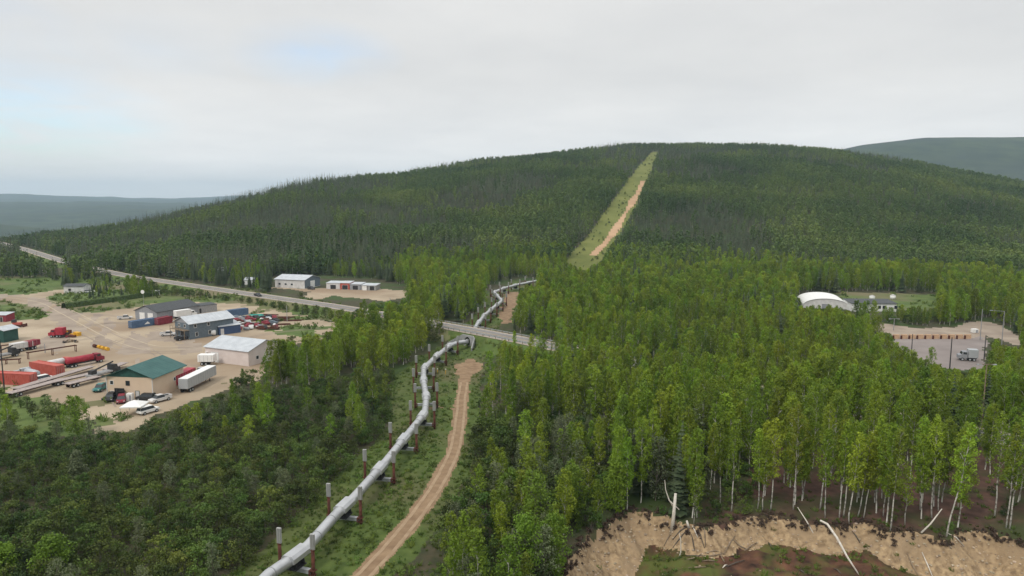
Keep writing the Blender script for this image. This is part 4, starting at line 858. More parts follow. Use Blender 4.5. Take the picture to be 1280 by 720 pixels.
# white small things by the meadow
pickup('white camper van parked right of the pale grey cabin', (108, 366), (116, 365.5), 'white', 5.2, 'van', 'parked_van', True)
pickup('dark pickup driving on the highway left of the far gravel lot', (318, 369.6), (327, 371.5), 'dark', 5.4)
pickup('dark car standing in front of the far barn door', (386, 361.5), (392, 362.2), 'dark', 4.6, 'car', 'parked_car', True)
crate('utility_box', 'small white box on a pole foot by the dark hedge end', 'box', (196, 369), (2.4, 2, 2.4), 'dirtywhite')
x, y, z = G(180, 385.5); o = empty('satellite_dish', (x, y, z), 0, 'white round dish on a mast behind the grey garage', 'dish'); MB().tube([(0, 0, 0), (0, 0, 7.2)], .07, 6).build('mast', M['galv'], o); mb = MB(); mb.tube([(0, -.1, 7.6), (0, -.25, 7.6), (0, -.4, 7.6)], [.3, .65, .85], 16); mb.build('bowl', M['white'], o, smooth=True)
# ------------------------------------------------------------------ right-hand parking lot
for k in range(10):
    u = 1115+k*9.9; x, y, z = G(u, 423.2); o = empty('barrier_block', (x, y, z), 0, 'tan barrier block with dark bollard behind the parking lot, %s' % ['leftmost', 'second from left', 'third from left', 'fourth from left', 'fifth from left', 'fifth from right', 'fourth from right', 'third from right', 'second from right', 'rightmost'][k], 'barrier', 'tan barrier blocks along the back of the parking lot')
    w_ = hypot(*(np.array(G(u+9.9, 423.2))-np.array((x, y, z)))[:2]); mb = MB(); mb.prism([(-.5, 0), (-.35, 1.5), (.35, 1.5), (.5, 0)], .4, w_-.25, axis='x'); mb.build('block', M['tan'], o); MB().cyl((0.05, -.75, 0), .32, 1.25, 12).build('bollard', M['rust'], o)
truck('small grey box truck parked alone in the right-hand parking lot', (1217, 451), (1200.5, 450), 'greysiding', 'silver', L=5.2)
def pole(label, a, h, arm=None, double=False, wood=False, tr=.12):
    x, y, z = G(*a); o = empty('lamp_post' if (arm or double) else 'pole', (x, y, z), 0, label, 'lamp post' if (arm or double) else 'pole', None); m_ = M['wood'] if wood else M['dark'] if 'dark' in label else M['lampmetal']
    MB().tube([(0, 0, -.3), (0, 0, h)], [tr*1.3, tr*.8], 8).build('shaft', m_, o)
    if arm: MB().tube([(0, 0, h-.1), (arm, 0, h+.25)], .06, 6).build('arm', m_, o); MB().box((arm*1.1, 0, h+.25), (.9, .36, .16)).build('lamp_head', M['galv'], o)
    if double:
        MB().box((0, 0, h-.05), (3.2, .12, .12)).build('arm', m_, o)
        for s in (-1, 1): MB().box((s*1.6, 0, h-.12), (.9, .38, .18)).build('lamp_head', M['galv'], o)
    return o
pole('dark bare pole standing in the middle of the parking lot', (1187, 462), 9.5, tr=.14); pole('thin dark pole at the left part of the parking lot', (1139, 445), 7)
pole('dark pole at the right end of the parking lot', (1230, 449), 7.5); pole('tall pole beside the road curve above the parking lot', (1225, 425), 11)
pole('street lamp with one long arm by the road curve right of the lot', (1252, 431), 11.5, arm=-4); pole('double-headed lamp post left of the parking lot', (1092, 420), 5.5, double=True)
pole('double-headed lamp left of the barrier row by the grey road', (1117, 413), 4.5, double=True); pole('tall wooden lamp post with two heads rising from the wood on the right', (1227, 533), 13.5, double=True, wood=True)
pole('dark thin pole by the left edge before the orange container', (5.5, 488), 13, tr=.13); pole('thin pole standing at the pipe racks', (56.5, 441), 3)
pole('thin pale pole at the scrapyard right side', (359, 402), 6.5); pole('white pole right of the far gravel lot', (488, 393), 7)
crate('white_box', 'small white box on the gravel near the road curve', 'box', (1218, 416), (2, 1.5, 1.4), 'white')
for k, (u, v) in enumerate(((1090, 374), (1116, 374))):
    x, y, z = G(u, v); o = empty('storage_tank', (x, y, z), 0, 'white round tank behind the long low white building, %s' % ['left one', 'right one'][k], 'tank', 'white tanks behind the low white building'); MB().cyl((0, 0, 0), 1.3, 1.7+k*.3, 18).build('shell', M['white'], o, smooth=True); MB().tube([(0, 0, 1.7+k*.3), (0, 0, 2.1+k*.3)], [1.35, .2], 18).build('lid', M['dirtywhite'], o, smooth=True)
# marker stakes by the pipeline
for k, (u, v) in enumerate(((547, 467), (557, 467.5))):
    x, y, z = G(u, v); o = empty('marker_post', (x, y, z), R(k*20), 'slim yellow-white marker post on the grass between pipe and track, %s' % ['left one', 'right one'][k], 'marker', 'marker posts right of the pipe'); MB().box((0, 0, .7), (.14, .08, 1.4), 0, 0, .1*k).build('stake', M['yellow'], o); MB().box((0, 0, 1.35), (.22, .1, .3)).build('cap', M['white'], o)

# ------------------------------------------------------------------ dead wood at the sandy bank
def limb(name, label, cat, pts, rs, m='dead', parent=None, n=8):
    b = np.array(pts[0]); o = MB().tube([np.array(p)-b for p in pts], rs, n).build(name, M[m], smooth=True); o.location = tuple(b); tag(o, label, cat); return o
def pz(u, v, y):                                         # pixel pick at a given distance ahead
    e = -(v-360)/F; Y = CP+e*SP; Z = -SP+e*CP; k = y/Y; return ((u-640)/F*k, y, CAMZ+Z*k)
b = G(840, 662); yb = b[1]
o = empty('broken_trunk', b, 0, 'thick bleached white broken trunk standing at the crest of the sandy bank', 'dead tree')
def rel(u, v, dy=0): p = pz(u, v, yb+dy); return (p[0]-b[0], p[1]-b[1], p[2]-b[2])
MB().tube([rel(840, 664), rel(842, 645), rel(844.5, 617)], [.34, .26, .2], 9).build('trunk', M['dead'], o, smooth=True); MB().tube([rel(843, 636), rel(836, 624, .2), rel(832, 612, .3), rel(831, 600, .3)], [.12, .1, .07, .03], 6).build('branch', M['dead'], o, smooth=True); MB().tube([rel(836, 625, .2), rel(849, 637, -.3)], [.09, .05], 6).build('branch', M['dead'], o)
b2 = G(851, 696); y2 = b2[1]
limb('dead_sapling', 'thin bleached leaning sapling on the slope below the broken trunk', 'dead tree', [pz(845, 710, y2), pz(851, 690, y2), pz(851, 676, y2), pz(849, 666, y2)], [.1, .09, .07, .03])
y3 = G(1018, 668)[1]; limb('fallen_birch', 'thin white fallen birch leaning down the bank, left of the curved one', 'fallen tree', [pz(997, 634, y3+2.5), pz(1008, 651, y3+1.2), pz(1018.5, 670, y3)], [.05, .09, .11])
y4 = G(1060, 715)[1]; limb('curved_fallen_birch', 'long curved white fallen birch hanging down the bank face', 'fallen tree', [pz(1025, 650.5, y4+4.5), pz(1034, 655, y4+4), pz(1046, 672, y4+2.5), pz(1059, 696, y4+.8), pz(1076, 722, y4-.8)], [.14, .17, .17, .14, .08])
y5 = G(1152, 668)[1]; limb('leaning_dead_birch', 'short dead birch leaning right at the bank edge beside the bent birch', 'fallen tree', [pz(1151.5, 666, y5), pz(1163, 655, y5+.2), pz(1177.5, 636, y5+.5)], [.13, .11, .06])
limb('white_stump', 'small white broken stump on the crest right of the broken trunk', 'stump', [pz(861, 660, G(861, 661)[1]), pz(858.5, 651, G(861, 661)[1])], [.22, .14])
g = random.Random(9)
for k in range(26):
    u, v = g.uniform(835, 1250), g.uniform(668, 716)
    if k < 10: u, v = g.uniform(860, 945), g.uniform(676, 716)
    if k >= 20: u, v = g.uniform(845, 890), g.uniform(660, 692)
    x, y, z = G(u, v); a = g.uniform(0, 3.1); l = g.uniform(1.2, 3.8); pts = [(x-cos(a)*l/2, y-sin(a)*l/2, h1(x-cos(a)*l/2, y-sin(a)*l/2)+.08), (x, y, z+.2), (x+cos(a)*l/2, y+sin(a)*l/2, h1(x+cos(a)*l/2, y+sin(a)*l/2)+.12)]
    o = limb('driftwood_log', 'weathered log lying %s' % ('in the root tangle under the broken trunk' if k >= 20 else 'on the dark pit floor, left half' if u < 960 else 'on the dark pit floor, right half'), 'log', pts, [.06, .1, .05], g.choice(['wood', 'dead', 'bark2', 'bark2']), n=6); o['group'] = 'logs lying in the pit'
# standing edge birches, each at its own place
EDGE = [(963, 638, 15, 0), (991.5, 637, 17, 0), (1025, 636, 17, .02), (1031.5, 647, 14, .0), (1049, 647, 15, .03), (1054, 646, 15, .05), (1061, 655, 14, .06), (1072, 646, 13, .12), (1079.5, 647, 12, .1), (1104, 645, 13, .03), (1113, 663, 15.5, .02),
        (1131, 656, 9, 0), (1150, 637, 15, 0), (1164.5, 647, 16, -.02), (1173, 638, 14, 0), (1183, 671, 16.5, .17), (1197.5, 636, 14, 0), (1243, 646, 16, 0), (1257.5, 660, 16, 0), (1262, 661, 18, .04), (867, 655, 7.5, .05), (947, 636, 13, 0), (953.5, 638, 12, .02), (914, 640, 15, 0), (900, 632, 14, 0)]
EDGEXY = []
for k, (u, v, H_, ln) in enumerate(EDGE):
    x, y, z = G(u, v); EDGEXY.append((x, y)); EDGE_o = (x, y, z)

# ------------------------------------------------------------------ trees: prototypes
PROTO = bpy.data.collections.new('tree_prototypes')     # never linked to the scene: only a source for the wood masses
def leafquads(cenL, rad, per, size, seed, up=0.4, flat=0.8):
    """small leaf sprays scattered through clumps; returns quads"""
    g = np.random.default_rng(seed); n = len(cenL); c = np.repeat(cenL, per, 0); r = np.repeat(rad, per)
    d = g.normal(size=(n*per, 3)); d /= np.linalg.norm(d, axis=1)[:, None]; k = g.random(n*per)**0.45
    off = d*(k*r)[:, None]; off[:, 2] *= flat; p = c+off
    nrm = d+g.normal(size=d.shape)*0.55; nrm[:, 2] += up; nrm /= np.linalg.norm(nrm, axis=1)[:, None]
    a = np.cross(nrm, g.normal(size=d.shape)); a /= np.linalg.norm(a, axis=1)[:, None]; b = np.cross(nrm, a)
    s = size*(0.6+0.8*g.random(n*per))[:, None]; a *= s*0.5; b *= s*0.36
    V = np.stack([p-a, p-b, p+a, p+b], 1).reshape(-1, 3); Fq = np.arange(len(V)).reshape(-1, 4); return V, Fq
def trunkmb(H, r0, seed, lean=0.0, n=6, m=0, top=0.97, seglen=1.6, fork=0):
    g = random.Random(seed); mb = MB(); k = max(3, int(H*top/seglen)); pts = []; x = y = 0
    for i in range(k+1):
        t = i/k; pts.append((x+lean*t*H, y, t*H*top)); x += g.uniform(-.12, .12); y += g.uniform(-.12, .12)
    mb.tube(pts, [r0*(1-0.86*i/k) for i in range(k+1)], n, m); return mb, pts
def birch_data(H, seed, cb=0.35, w=1.7, ncl=46, per=48, size=0.30, lean=0.0, limbs=14, shape='col', clr=0.75):
    g = random.Random(seed); mb, pts = trunkmb(H, 0.0062*H+0.02, seed, lean)
    P = np.array(pts); zc = P[:, 2]; cl = []; rd = []
    for i in range(ncl):
        t = ((i+g.random())/ncl); z = (cb+(1-cb)*t**0.93)*H
        if shape == 'col': e = (sin(pi*min(1, 0.1+t*0.86))**0.6)*(1-0.35*t)
        elif shape == 'cone': e = (1-t)**0.75+0.06
        else: e = sin(pi*(0.12+0.83*t))**0.6
        a = i*2.399+g.uniform(-.6, .6); q = g.random()**0.6*w*e; bx = np.interp(z, zc, P[:, 0]); by = np.interp(z, zc, P[:, 1])
        cl.append((bx+cos(a)*q, by+sin(a)*q, z)); rd.append(clr*(0.65+0.6*g.random())*(0.55+0.5*e))
        if i % max(1, ncl//limbs) == 0 and q > 0.3:
            zb = max(cb*H*0.8, z-q*1.1); mb.tube([(np.interp(zb, zc, P[:, 0]), np.interp(zb, zc, P[:, 1]), zb), (bx+cos(a)*q*.55, by+sin(a)*q*.55, z-q*.3), (bx+cos(a)*q, by+sin(a)*q, z+.2)], [0.045, 0.03, 0.012], 4, 0)
    V, Fq = leafquads(np.array(cl), np.array(rd), per, size, seed, flat=1.15)
    return mb, V, Fq
def combined(name, mb, V, Fq, mats):
    """one mesh: trunk (material 0) and leaves (material 1)"""
    n = len(mb.v); fl = []; me = bpy.data.meshes.new(name)
    vs = np.array(mb.v+V.tolist() if n else V.tolist()); fs = [tuple(f) for f in mb.f]+[tuple(int(i)+n for i in f) for f in Fq]
    me.from_pydata(vs.tolist(), [], fs)
    for q in mats: me.materials.append(q)
    me.polygons.foreach_set('material_index', [0]*len(mb.f)+[1]*len(Fq)); me.update(); return me
def protoobj(cname, items):
    c = bpy.data.collections.new(cname)
    for i, me in enumerate(items):
        o = bpy.data.objects.new('%s_%02d' % (cname, i), me); c.objects.link(o)
    return c
def spruce_data(H, seed, w=1.6, tiers=13, per=9, size=1.0):
    g = random.Random(seed); mb, pts = trunkmb(H, 0.008*H+.02, seed, n=5, seglen=3); V = []; Fq = []
    for i in range(tiers):
        t = i/(tiers-1); z = H*(0.12+0.86*t); r = w*(1-t)**0.85*(0.75+0.5*g.random())+0.12; n = max(4, int(per*(1-t*0.5)))
        for k in range(n):
            a = 2*pi*(k+g.random()*.7)/n; l = r*(0.7+0.5*g.random()); wd = max(0.16, l*0.42); dz = -l*0.35*(1-t*0.5)+g.uniform(-.1, .1); b = len(V)
            ca, sa = cos(a), sin(a)
            V += [(0, 0, z+0.25), (ca*l*.6-sa*wd, sa*l*.6+ca*wd, z+dz*.6-0.1), (ca*l, sa*l, z+dz), (ca*l*.6+sa*wd, sa*l*.6-ca*wd, z+dz*.6-.1)]; Fq.append((b, b+1, b+2, b+3))
    return mb, np.array(V), np.array(Fq)
def shrub_data(H, seed, w=1.5, ncl=26, per=30, size=0.24, stems=5, clr=0.6):
    g = random.Random(seed); mb = MB(); cl = []; rd = []
    for i in range(stems):
        a = g.random()*6.28; q = w*0.55*g.random(); mb.tube([(cos(a)*.1, sin(a)*.1, 0), (cos(a)*q*.6, sin(a)*q*.6, H*.45), (cos(a)*q, sin(a)*q, H*.85)], [.05, .035, .015], 4)
    for i in range(ncl):
        t = g.random(); z = H*(0.15+0.78*t); e = sin(pi*(0.28+0.62*t))**0.7; a = g.random()*6.28; q = w*e*g.random()**0.5
        cl.append((cos(a)*q, sin(a)*q, z)); rd.append(clr*(.6+.7*g.random()))
    V, Fq = leafquads(np.array(cl), np.array(rd), per, size, seed); return mb, V, Fq
def dead_data(H, seed):
    g = random.Random(seed); mb, pts = trunkmb(H, 0.09+0.004*H, seed, g.uniform(-.04, .04), 5)
    for i in range(16):
        z = H*(0.3+0.65*g.random()); a = g.random()*6.28; l = (H-z)*0.22+0.5
        mb.tube([(0, 0, z), (cos(a)*l*.6, sin(a)*l*.6, z+l*.3), (cos(a)*l, sin(a)*l, z+l*.8)], [.035, .025, .01], 3)
    return mb

B15 = [birch_data(15, 100+i, cb=0.20+0.06*(i % 3), w=1.45+0.32*(i % 4), ncl=62, per=56, size=0.235, clr=.5+.09*(i % 4), lean=(0, .03, -.02, .05, 0)[i % 5], shape='round' if i % 2 == 1 else 'col') for i in range(10)]           # slender
B11 = [birch_data(11, 200+i, cb=0.14, w=1.7+0.25*(i % 3), ncl=44, per=42, size=0.30, shape='round' if i % 2 else 'col') for i in range(5)]    # leafy to the ground
BF = [birch_data(12, 300+i, cb=0.16, w=1.9, ncl=20, per=14, size=0.78, limbs=3, clr=1.0) for i in range(5)]
BFF = [birch_data(11.5, 400+i, cb=0.12, w=2.2+.3*(i % 3), ncl=16, per=11, size=1.15, limbs=1, clr=1.25, shape='round') for i in range(5)]
SPN = [spruce_data(12, 500+i, w=1.5+.25*(i % 3), tiers=20, per=12) for i in range(3)]
SPF = [spruce_data(12, 520+i, w=1.15+.25*(i % 3), tiers=10, per=6) for i in range(4)]
SH = [shrub_data(3.6, 600+i, w=1.5+.2*(i % 3)) for i in range(6)]
WL = [birch_data(8, 700+i, cb=0.12, w=1.7, ncl=38, per=36, size=0.24, shape='round', clr=0.7) for i in range(3)]
DD = [dead_data(11, 800+i) for i in range(4)]

# ------------------------------------------------------------------ where trees stand
KEEP = [  # seen ground and buildings: nothing tall may stand in front of these
 [(-400, 400), (0, 398), (60, 392), (0, 378), (-400, 378), (-400, 365), (80, 362), (110, 350), (110, 369), (84, 385), (190, 371), (250, 372), (335, 384), (405, 400), (425, 407), (395, 418), (333, 424), (328, 440), (300, 462), (278, 470), (272, 488), (215, 503), (190, 520), (150, 527), (120, 520), (90, 490), (0, 482), (-400, 480)],
 [(26, 306), (84, 324), (86, 331), (26, 316)], [(140, 340), (158, 340), (158, 348), (140, 347)], [(197, 345), (300, 361), (440, 379), (470, 384), (440, 387), (300, 369), (197, 354)],
 [(340, 345), (400, 345), (470, 350), (505, 358), (508, 372), (480, 378), (440, 376), (400, 369), (392, 366), (340, 362)],
 [(552, 399), (640, 416), (702, 430), (690, 438), (640, 429), (552, 409)],
 [(325, 725), (345, 695), (410, 620), (480, 560), (505, 520), (515, 450), (545, 428), (562, 415), (600, 420), (612, 440), (606, 475), (592, 520), (586, 560), (560, 612), (525, 660), (490, 725), (420, 725)],
 [(590, 410), (602, 388), (620, 378), (608, 366), (612, 356), (670, 346), (672, 354), (645, 362), (648, 376), (636, 406)],
 [(706, 326), (735, 294), (760, 262), (790, 225), (812, 192), (822, 190), (807, 226), (796, 252), (778, 285), (752, 325), (730, 338)],
 [(1000, 366), (1068, 366), (1122, 376), (1122, 392), (1080, 392), (1045, 384), (1000, 384)], [(1062, 365), (1172, 366), (1172, 384), (1130, 384), (1122, 372), (1062, 372)],
 [(1112, 412), (1215, 414), (1236, 424), (1240, 452), (1228, 460), (1200, 462), (1165, 456), (1140, 438), (1118, 426)], [(1088, 404), (1112, 408), (1112, 416), (1088, 410)], [(1215, 404), (1245, 406), (1276, 424), (1270, 434), (1240, 420), (1215, 410)],
 [(0, 349), (60, 350), (78, 356), (78, 364), (0, 364)],
 [(690, 760), (715, 704), (737, 671), (757, 664), (782, 642), (830, 648), (850, 658), (882, 664), (930, 655), (1000, 657), (1082, 662), (1150, 672), (1200, 672), (1242, 672), (1290, 690), (1290, 760)],
]
KMARG = [(KEEP[0], 0)]
def blocked(x, y, z, Hh, w):
    bad = np.zeros(x.shape, bool)
    for fz in (0.0, 0.15, 0.35, 0.6, 0.93):
        for sx_ in (-0.6, 0.6):
            u, v = proj(x+sx_*w*(1 if 0.1 < fz < .9 else 0.3), y, z+Hh*fz)
            for P_ in KEEP:
                us = [p[0] for p in P_]; m = (u > min(us)) & (u < max(us)) & ~bad
                if m.any(): bad[m] |= inpoly(u[m], v[m], P_)
    return bad
def scatter_pts(rmin, rmax, sp, a0=-50, a1=50, grow=0.0, seed=1):
    """jittered polar rows; spacing may grow with distance"""
    g = np.random.default_rng(seed); xs = []; ys = []; r = rmin
    while r < rmax:
        s = sp*(1+grow*(r-rmin)); n = int(np.radians(a1-a0)*r/s)
        a = np.radians(a0)+(np.arange(n)+g.random(n))*s/r; q = r+(g.random(n)-.5)*s*1.3
        xs.append(q*np.sin(a)); ys.append(q*np.cos(a)); r += s
    return np.concatenate(xs), np.concatenate(ys)
STAND = {}   # kind -> list of arrays x,y,z,scale,proto index
def put(kind, x, y, z, sc_, ix):
    STAND.setdefault(kind, []).append(np.stack([x, y, z, sc_, ix.astype(float)], 1))
# the edge birches of the bank crest, each at its own place
WORDS = ['nearest the pit corner', 'tall straight', 'twin-like tall', 'slim low', 'slim', 'slim slightly leaning', 'slim leaning', 'thin strongly leaning', 'thin short leaning', 'thin', 'straight foremost', 'stunted', 'straight', 'tall straight', 'thin straight', 'big bent', 'thin rear', 'tall rear', 'straight slender', 'large forked', 'short', 'slim', 'thin', 'tall', 'straight']
for k, (u_, v_, H_, ln) in enumerate(EDGE):
    x_, y_, z_ = G(u_, v_); mb, V, Fq = birch_data(H_, 900+k, cb=0.38, w=1.35+.3*(H_ > 15)+(0.5 if k == 19 else 0), ncl=38, per=46 if H_ > 10 else 20, size=0.25, lean=ln, clr=.7)
    nb = 'between the leaning ones' if 1040 < u_ < 1100 else 'left of the leaning group' if u_ < 1040 and u_ > 980 else 'above the middle of the sandy bank' if u_ < 1180 and u_ >= 1100 else 'above the right end of the sandy bank' if u_ >= 1180 else 'behind the broken white trunk'
    side = ['%d' % k][0]
    o = empty('edge_birch', (x_, y_, z_-.15), 0, '%s white-stemmed birch at the bank edge, %s' % (WORDS[k], nb), 'birch', 'white birches standing along the bank edge')
    mb.build('trunk', M['bark'], o, smooth=True); me = npmesh('crown', V, Fq, [M['birch']]); cr_ = bpy.data.objects.new('crown', me); C.objects.link(cr_); cr_.parent = o
# the bright bush trees in the lower left corner and beside the bank
for k, (u_, v_, H_, w_, lb) in enumerate(((66, 722, 5.5, 2.3, 'bright lime green small tree at the bottom of the dark thicket'), (5, 724, 4.5, 2.0, 'bright lime green bush cut by the bottom left corner'), (97, 545, 8.5, 2.6, 'large bright green birch standing before the yard brush'), (672, 690, 11.5, 2.9, 'large bushy yellow-green tree left of the sandy bank'), (712, 655, 9, 2.4, 'yellow-green bushy tree beside the upper left end of the bank'), (655, 735, 9.5, 2.6, 'bushy yellow-green tree at the bottom edge left of the bank'), (768, 640, 8, 1.8, 'narrow bright tree at the left crest of the bank'), (640, 660, 9, 2.2, 'rounded yellow-green tree behind the scrub right of the track'), (97, 602, 5.5, 1.8, 'silvery grey-green willow alone in the dark thicket'), (690, 722, 8.5, 2.3, 'yellow-green tree at the foot of the left bank face'))):
    x_, y_, z_ = G(u_, v_); mb, V, Fq = birch_data(H_, 950+k, cb=0.10, w=w_, ncl=60, per=60, size=0.27, shape='cone' if 'silvery' in lb else 'round', clr=.85)
    o = empty('willow_tree' if 'silvery' in lb else 'bushy_tree', (x_, y_, z_-.15), 0, lb, 'tree'); mb.build('trunk', M['bark2'], o, smooth=True)
    me = npmesh('crown', V, Fq, [M['willow'] if 'silvery' in lb else M['bright']]); cr_ = bpy.data.objects.new('crown', me); C.objects.link(cr_); cr_.parent = o
# ---- wood near and in the middle distance
x, y = scatter_pts(72, 520, 2.3, grow=0.0016, seed=3)
z = height(x, y); u, v = proj(x, y, z); c = classat(x, y); g = rng.random(len(x)); g2 = rng.random(len(x)); g3 = rng.random(len(x)); r = np.hypot(x, y)
d, _, _ = polydist(x, y, HWc)
ok = ((c == 0) | (c == 11) | ((c == 10) & (d > 6.5))) & (d > 6.5)
dB, _, _ = polydist(x, y, PIPE); ok &= ~((dB < 7.5) & (r < 420))
ins = inpoly(x, y, PIT); ok &= ~ins
for ex, ey in EDGEXY: ok &= np.hypot(x-ex, y-ey) > 1.2
left = [(-500, 600), (-500, 800), (250, 800), (335, 712), (400, 645), (440, 602), (480, 558), (505, 522), (512, 480), (500, 470), (440, 480), (400, 490), (330, 500), (270, 505), (210, 530), (165, 552), (118, 556), (60, 545), (0, 540), (-500, 540)]
field = inpoly(u, v, left)
zone_mid = (u < 600) & (v < 490) & (v > 404) & ~field
north = (v <= 445) & (u > 470)
thick = fbm(x, y, 16, 201, 3); thick2 = fbm(x, y, 30, 205, 2)
right = (u > 560) & ~field
# spacing wise thinning probability
def sel(mask, p): return mask & ok & (g < p)
dC, _, _ = polydist(x, y, CREST)
# (1) the shrub field bottom left
m = sel(field, 0.95); m[m] &= thick2[m] > -0.9
H_ = (2.2+1.9*g2+1.4*np.clip(thick, 0, 1))
mm = m & (g3 < 0.93); mm[mm] &= ~blocked(x[mm], y[mm], z[mm], H_[mm], 1.0); put('shrub', x[mm], y[mm], z[mm], H_[mm]/3.6, np.floor(g2[mm]*6))
mm = m & (g3 >= 0.93) & (g2 < 0.6); mm[mm] &= ~blocked(x[mm], y[mm], z[mm], 5+0*x[mm], 1.3); put('willow', x[mm], y[mm], z[mm], 0.55+0.3*g2[mm], np.floor(g3[mm]*100) % 3)
mm = sel(field & (v < 620) & (g3 < 0.25) & (v < 560+u*0), 0.5); mm[mm] &= ~blocked(x[mm], y[mm], z[mm], 8+0*x[mm], 1.5); put('leafy', x[mm], y[mm], z[mm], 0.5+0.3*g2[mm], np.floor(g2[mm]*5))
m = ok & (c == 10) & inpoly(u, v, POLY['brush']) & (g < .42)
put('shrub', x[m], y[m], z[m], .35+.55*g2[m], np.floor(g3[m]*6))
m = ok & (d > 7) & (u > 850) & (u < 955) & (v > 560) & (g > .5) & (dC > 1.5) & ~ins
put('shrub', x[m], y[m], z[m], .4+.5*g2[m], np.floor(g3[m]*6))
# (2) birches between the yard and the pipeline, and round the yard
m = sel(zone_mid, 0.5) & (g3 < 0.9); Hm = 8.5+4*g2
for hs_ in (1.0, 0.62, 0.35):
    b = m.copy(); b[b] &= ~blocked(x[b], y[b], z[b], Hm[b]*hs_, 1.4)
    if hs_ < 1: b &= (g3 < 0.7)
    if hs_ > 0.4: put('leafy', x[b], y[b], z[b], Hm[b]*hs_/11, np.floor(g2[b]*5))
    else: put('shrub', x[b], y[b], z[b], Hm[b]*hs_/3.6, np.floor(g2[b]*6))
    m &= ~b
# (3) the big wood right of the track, south of the highway
m = ok & right & (v > 436) | (ok & right & (u > 700) & (v > 410))
willowzone = (u < 760+60*thick) & (v > 545)
verge = (np.interp(v, [440, 520, 560, 610, 660, 720], [600, 606, 600, 575, 545, 500])+30 > u)
a1_ = m & willowzone & (g < 0.75)
H_ = 3+2.5*g2
b = a1_ & ((g3 < 0.6) | verge); b[b] &= ~blocked(x[b], y[b], z[b], H_[b], 1.0); put('shrub', x[b], y[b], z[b], H_[b]/3.6, np.floor(g2[b]*6))
b = a1_ & (g3 >= 0.6) & (g3 < 0.78) & ~verge; b[b] &= ~blocked(x[b], y[b], z[b], 7+0*x[b], 1.2); put('willow', x[b], y[b], z[b], 0.65+0.4*g2[b], np.floor(g3[b]*100) % 3)
b = a1_ & (g3 >= 0.78) & ~verge; b[b] &= ~blocked(x[b], y[b], z[b], 8+0*x[b], 1.2); put('leafy', x[b], y[b], z[b], 0.62+0.3*g2[b], np.floor(g2[b]*5))
m &= ~willowzone
floorz = (c == 11)
dens = np.where(floorz, 0.2, np.where((d < 24) & (u > 700), .85, 0.56)); hb = np.where(v > 520, 11.5, 9.5)+5.0*g2*(.75+.5*np.clip(thick2, -.5, .5))
b = m & (g < dens) & ~(verge & (g3 > .3)); t_ = b.copy()
for hs_ in (1.0, 0.72, 0.45, 0.25):
    b = t_.copy(); b[b] &= ~blocked(x[b], y[b], z[b], hb[b]*hs_, 1.2)
    if hs_ > 0.9:
        q = b & ((g3 < 0.72) | floorz); put('birch', x[q], y[q], z[q], hb[q]/15, np.floor(g3[q]*1000) % 10); q = b & ~q & (g3 < 0.9); put('leafy', x[q], y[q], z[q], hb[q]/12, np.floor(g2[q]*5)); q = b & (g3 >= 0.9) & ~floorz & (g3 < 0.935); put('spruce', x[q], y[q], z[q], hb[q]/12.5, np.floor(g2[q]*3)); q = b & (g3 >= .975) & ~floorz; put('dead', x[q], y[q], z[q], hb[q]/12, np.floor(g2[q]*4))
        q = b & (g3 >= .935) & (g3 < .975) & ~floorz; put('willow', x[q], y[q], z[q], hb[q]/10.5, np.floor(g2[q]*3))
    elif hs_ > 0.4: put('leafy', x[b], y[b], z[b], hb[b]*hs_/11, np.floor(g2[b]*5))
    else: put('shrub', x[b], y[b], z[b], hb[b]*hs_/3.6, np.floor(g2[b]*6))
    t_ &= ~b
# undergrowth between the birches
b = m & (g >= 0.62) & (g < 0.85) & ~floorz & (v > 480); b[b] &= ~blocked(x[b], y[b], z[b], 2.6+0*x[b], 1.0); put('shrub', x[b], y[b], z[b], 0.4+0.5*g2[b], np.floor(g2[b]*6))
b = ok & (c == 11) & (g > 0.86) & (dC > 3); put('shrub', x[b], y[b], z[b], 0.25+0.35*g2[b], np.floor(g2[b]*6))
# (4) north of the highway, up to the hill foot
m = ok & (v <= 436) & ~zone_mid & ~(right & (u > 700) & (v > 410)) & (r > 235) & (g < 0.6)
leftside = u < 500
decid = np.where(leftside, 0.40, 0.9)+0.35*thick2
Hn = np.where(leftside, 6+5*g2, 9.5+3.5*g2)
hide = ((u > 80) & (u < 139) | (u > 159) & (u < 196)) & (v > 325) & (d < 45)
band = inpoly(u, v, [(160, 350), (205, 357), (300, 372), (440, 392), (530, 404), (520, 412), (440, 404), (345, 386), (300, 377), (200, 372), (150, 362)])
m |= ok & hide & (g < .8); m |= ok & band; near_road = (c == 10) & (d < 12) & (u < 560) & (u > 60)
m |= ok & near_road
b0 = m & ~((c == 10) & (g3 < 0.72) & ~hide & ~band & ~near_road); decid = np.where(band | near_road | (hide & (u > 150)), 1.0, decid); Hn = np.where(band | near_road, 2.0+2.8*g2**2, np.where((u > 96) & (u < 160) & (v > 342), Hn*.5, Hn)); t_ = b0.copy()
for hs_ in (1.0, 0.6, 0.3):
    b = t_.copy(); b[b] &= ~blocked(x[b], y[b], z[b], Hn[b]*hs_, 1.4)
    if hs_ > 0.9: q = b & (band | near_road); put('shrub', x[q], y[q], z[q], Hn[q]/3.6, np.floor(g2[q]*6)); t_ &= ~q; b &= ~q
    if hs_ > 0.4:
        q = b & (g3 < decid); put('leafy', x[q], y[q], z[q], Hn[q]*hs_/11, np.floor(g2[q]*5)); q = b & ~q; put('spruce', x[q], y[q], z[q], Hn[q]*hs_/11, np.floor(g2[q]*3))
    else: put('shrub', x[b], y[b], z[b], Hn[b]*hs_/3.6, np.floor(g2[b]*6))
    t_ &= ~b
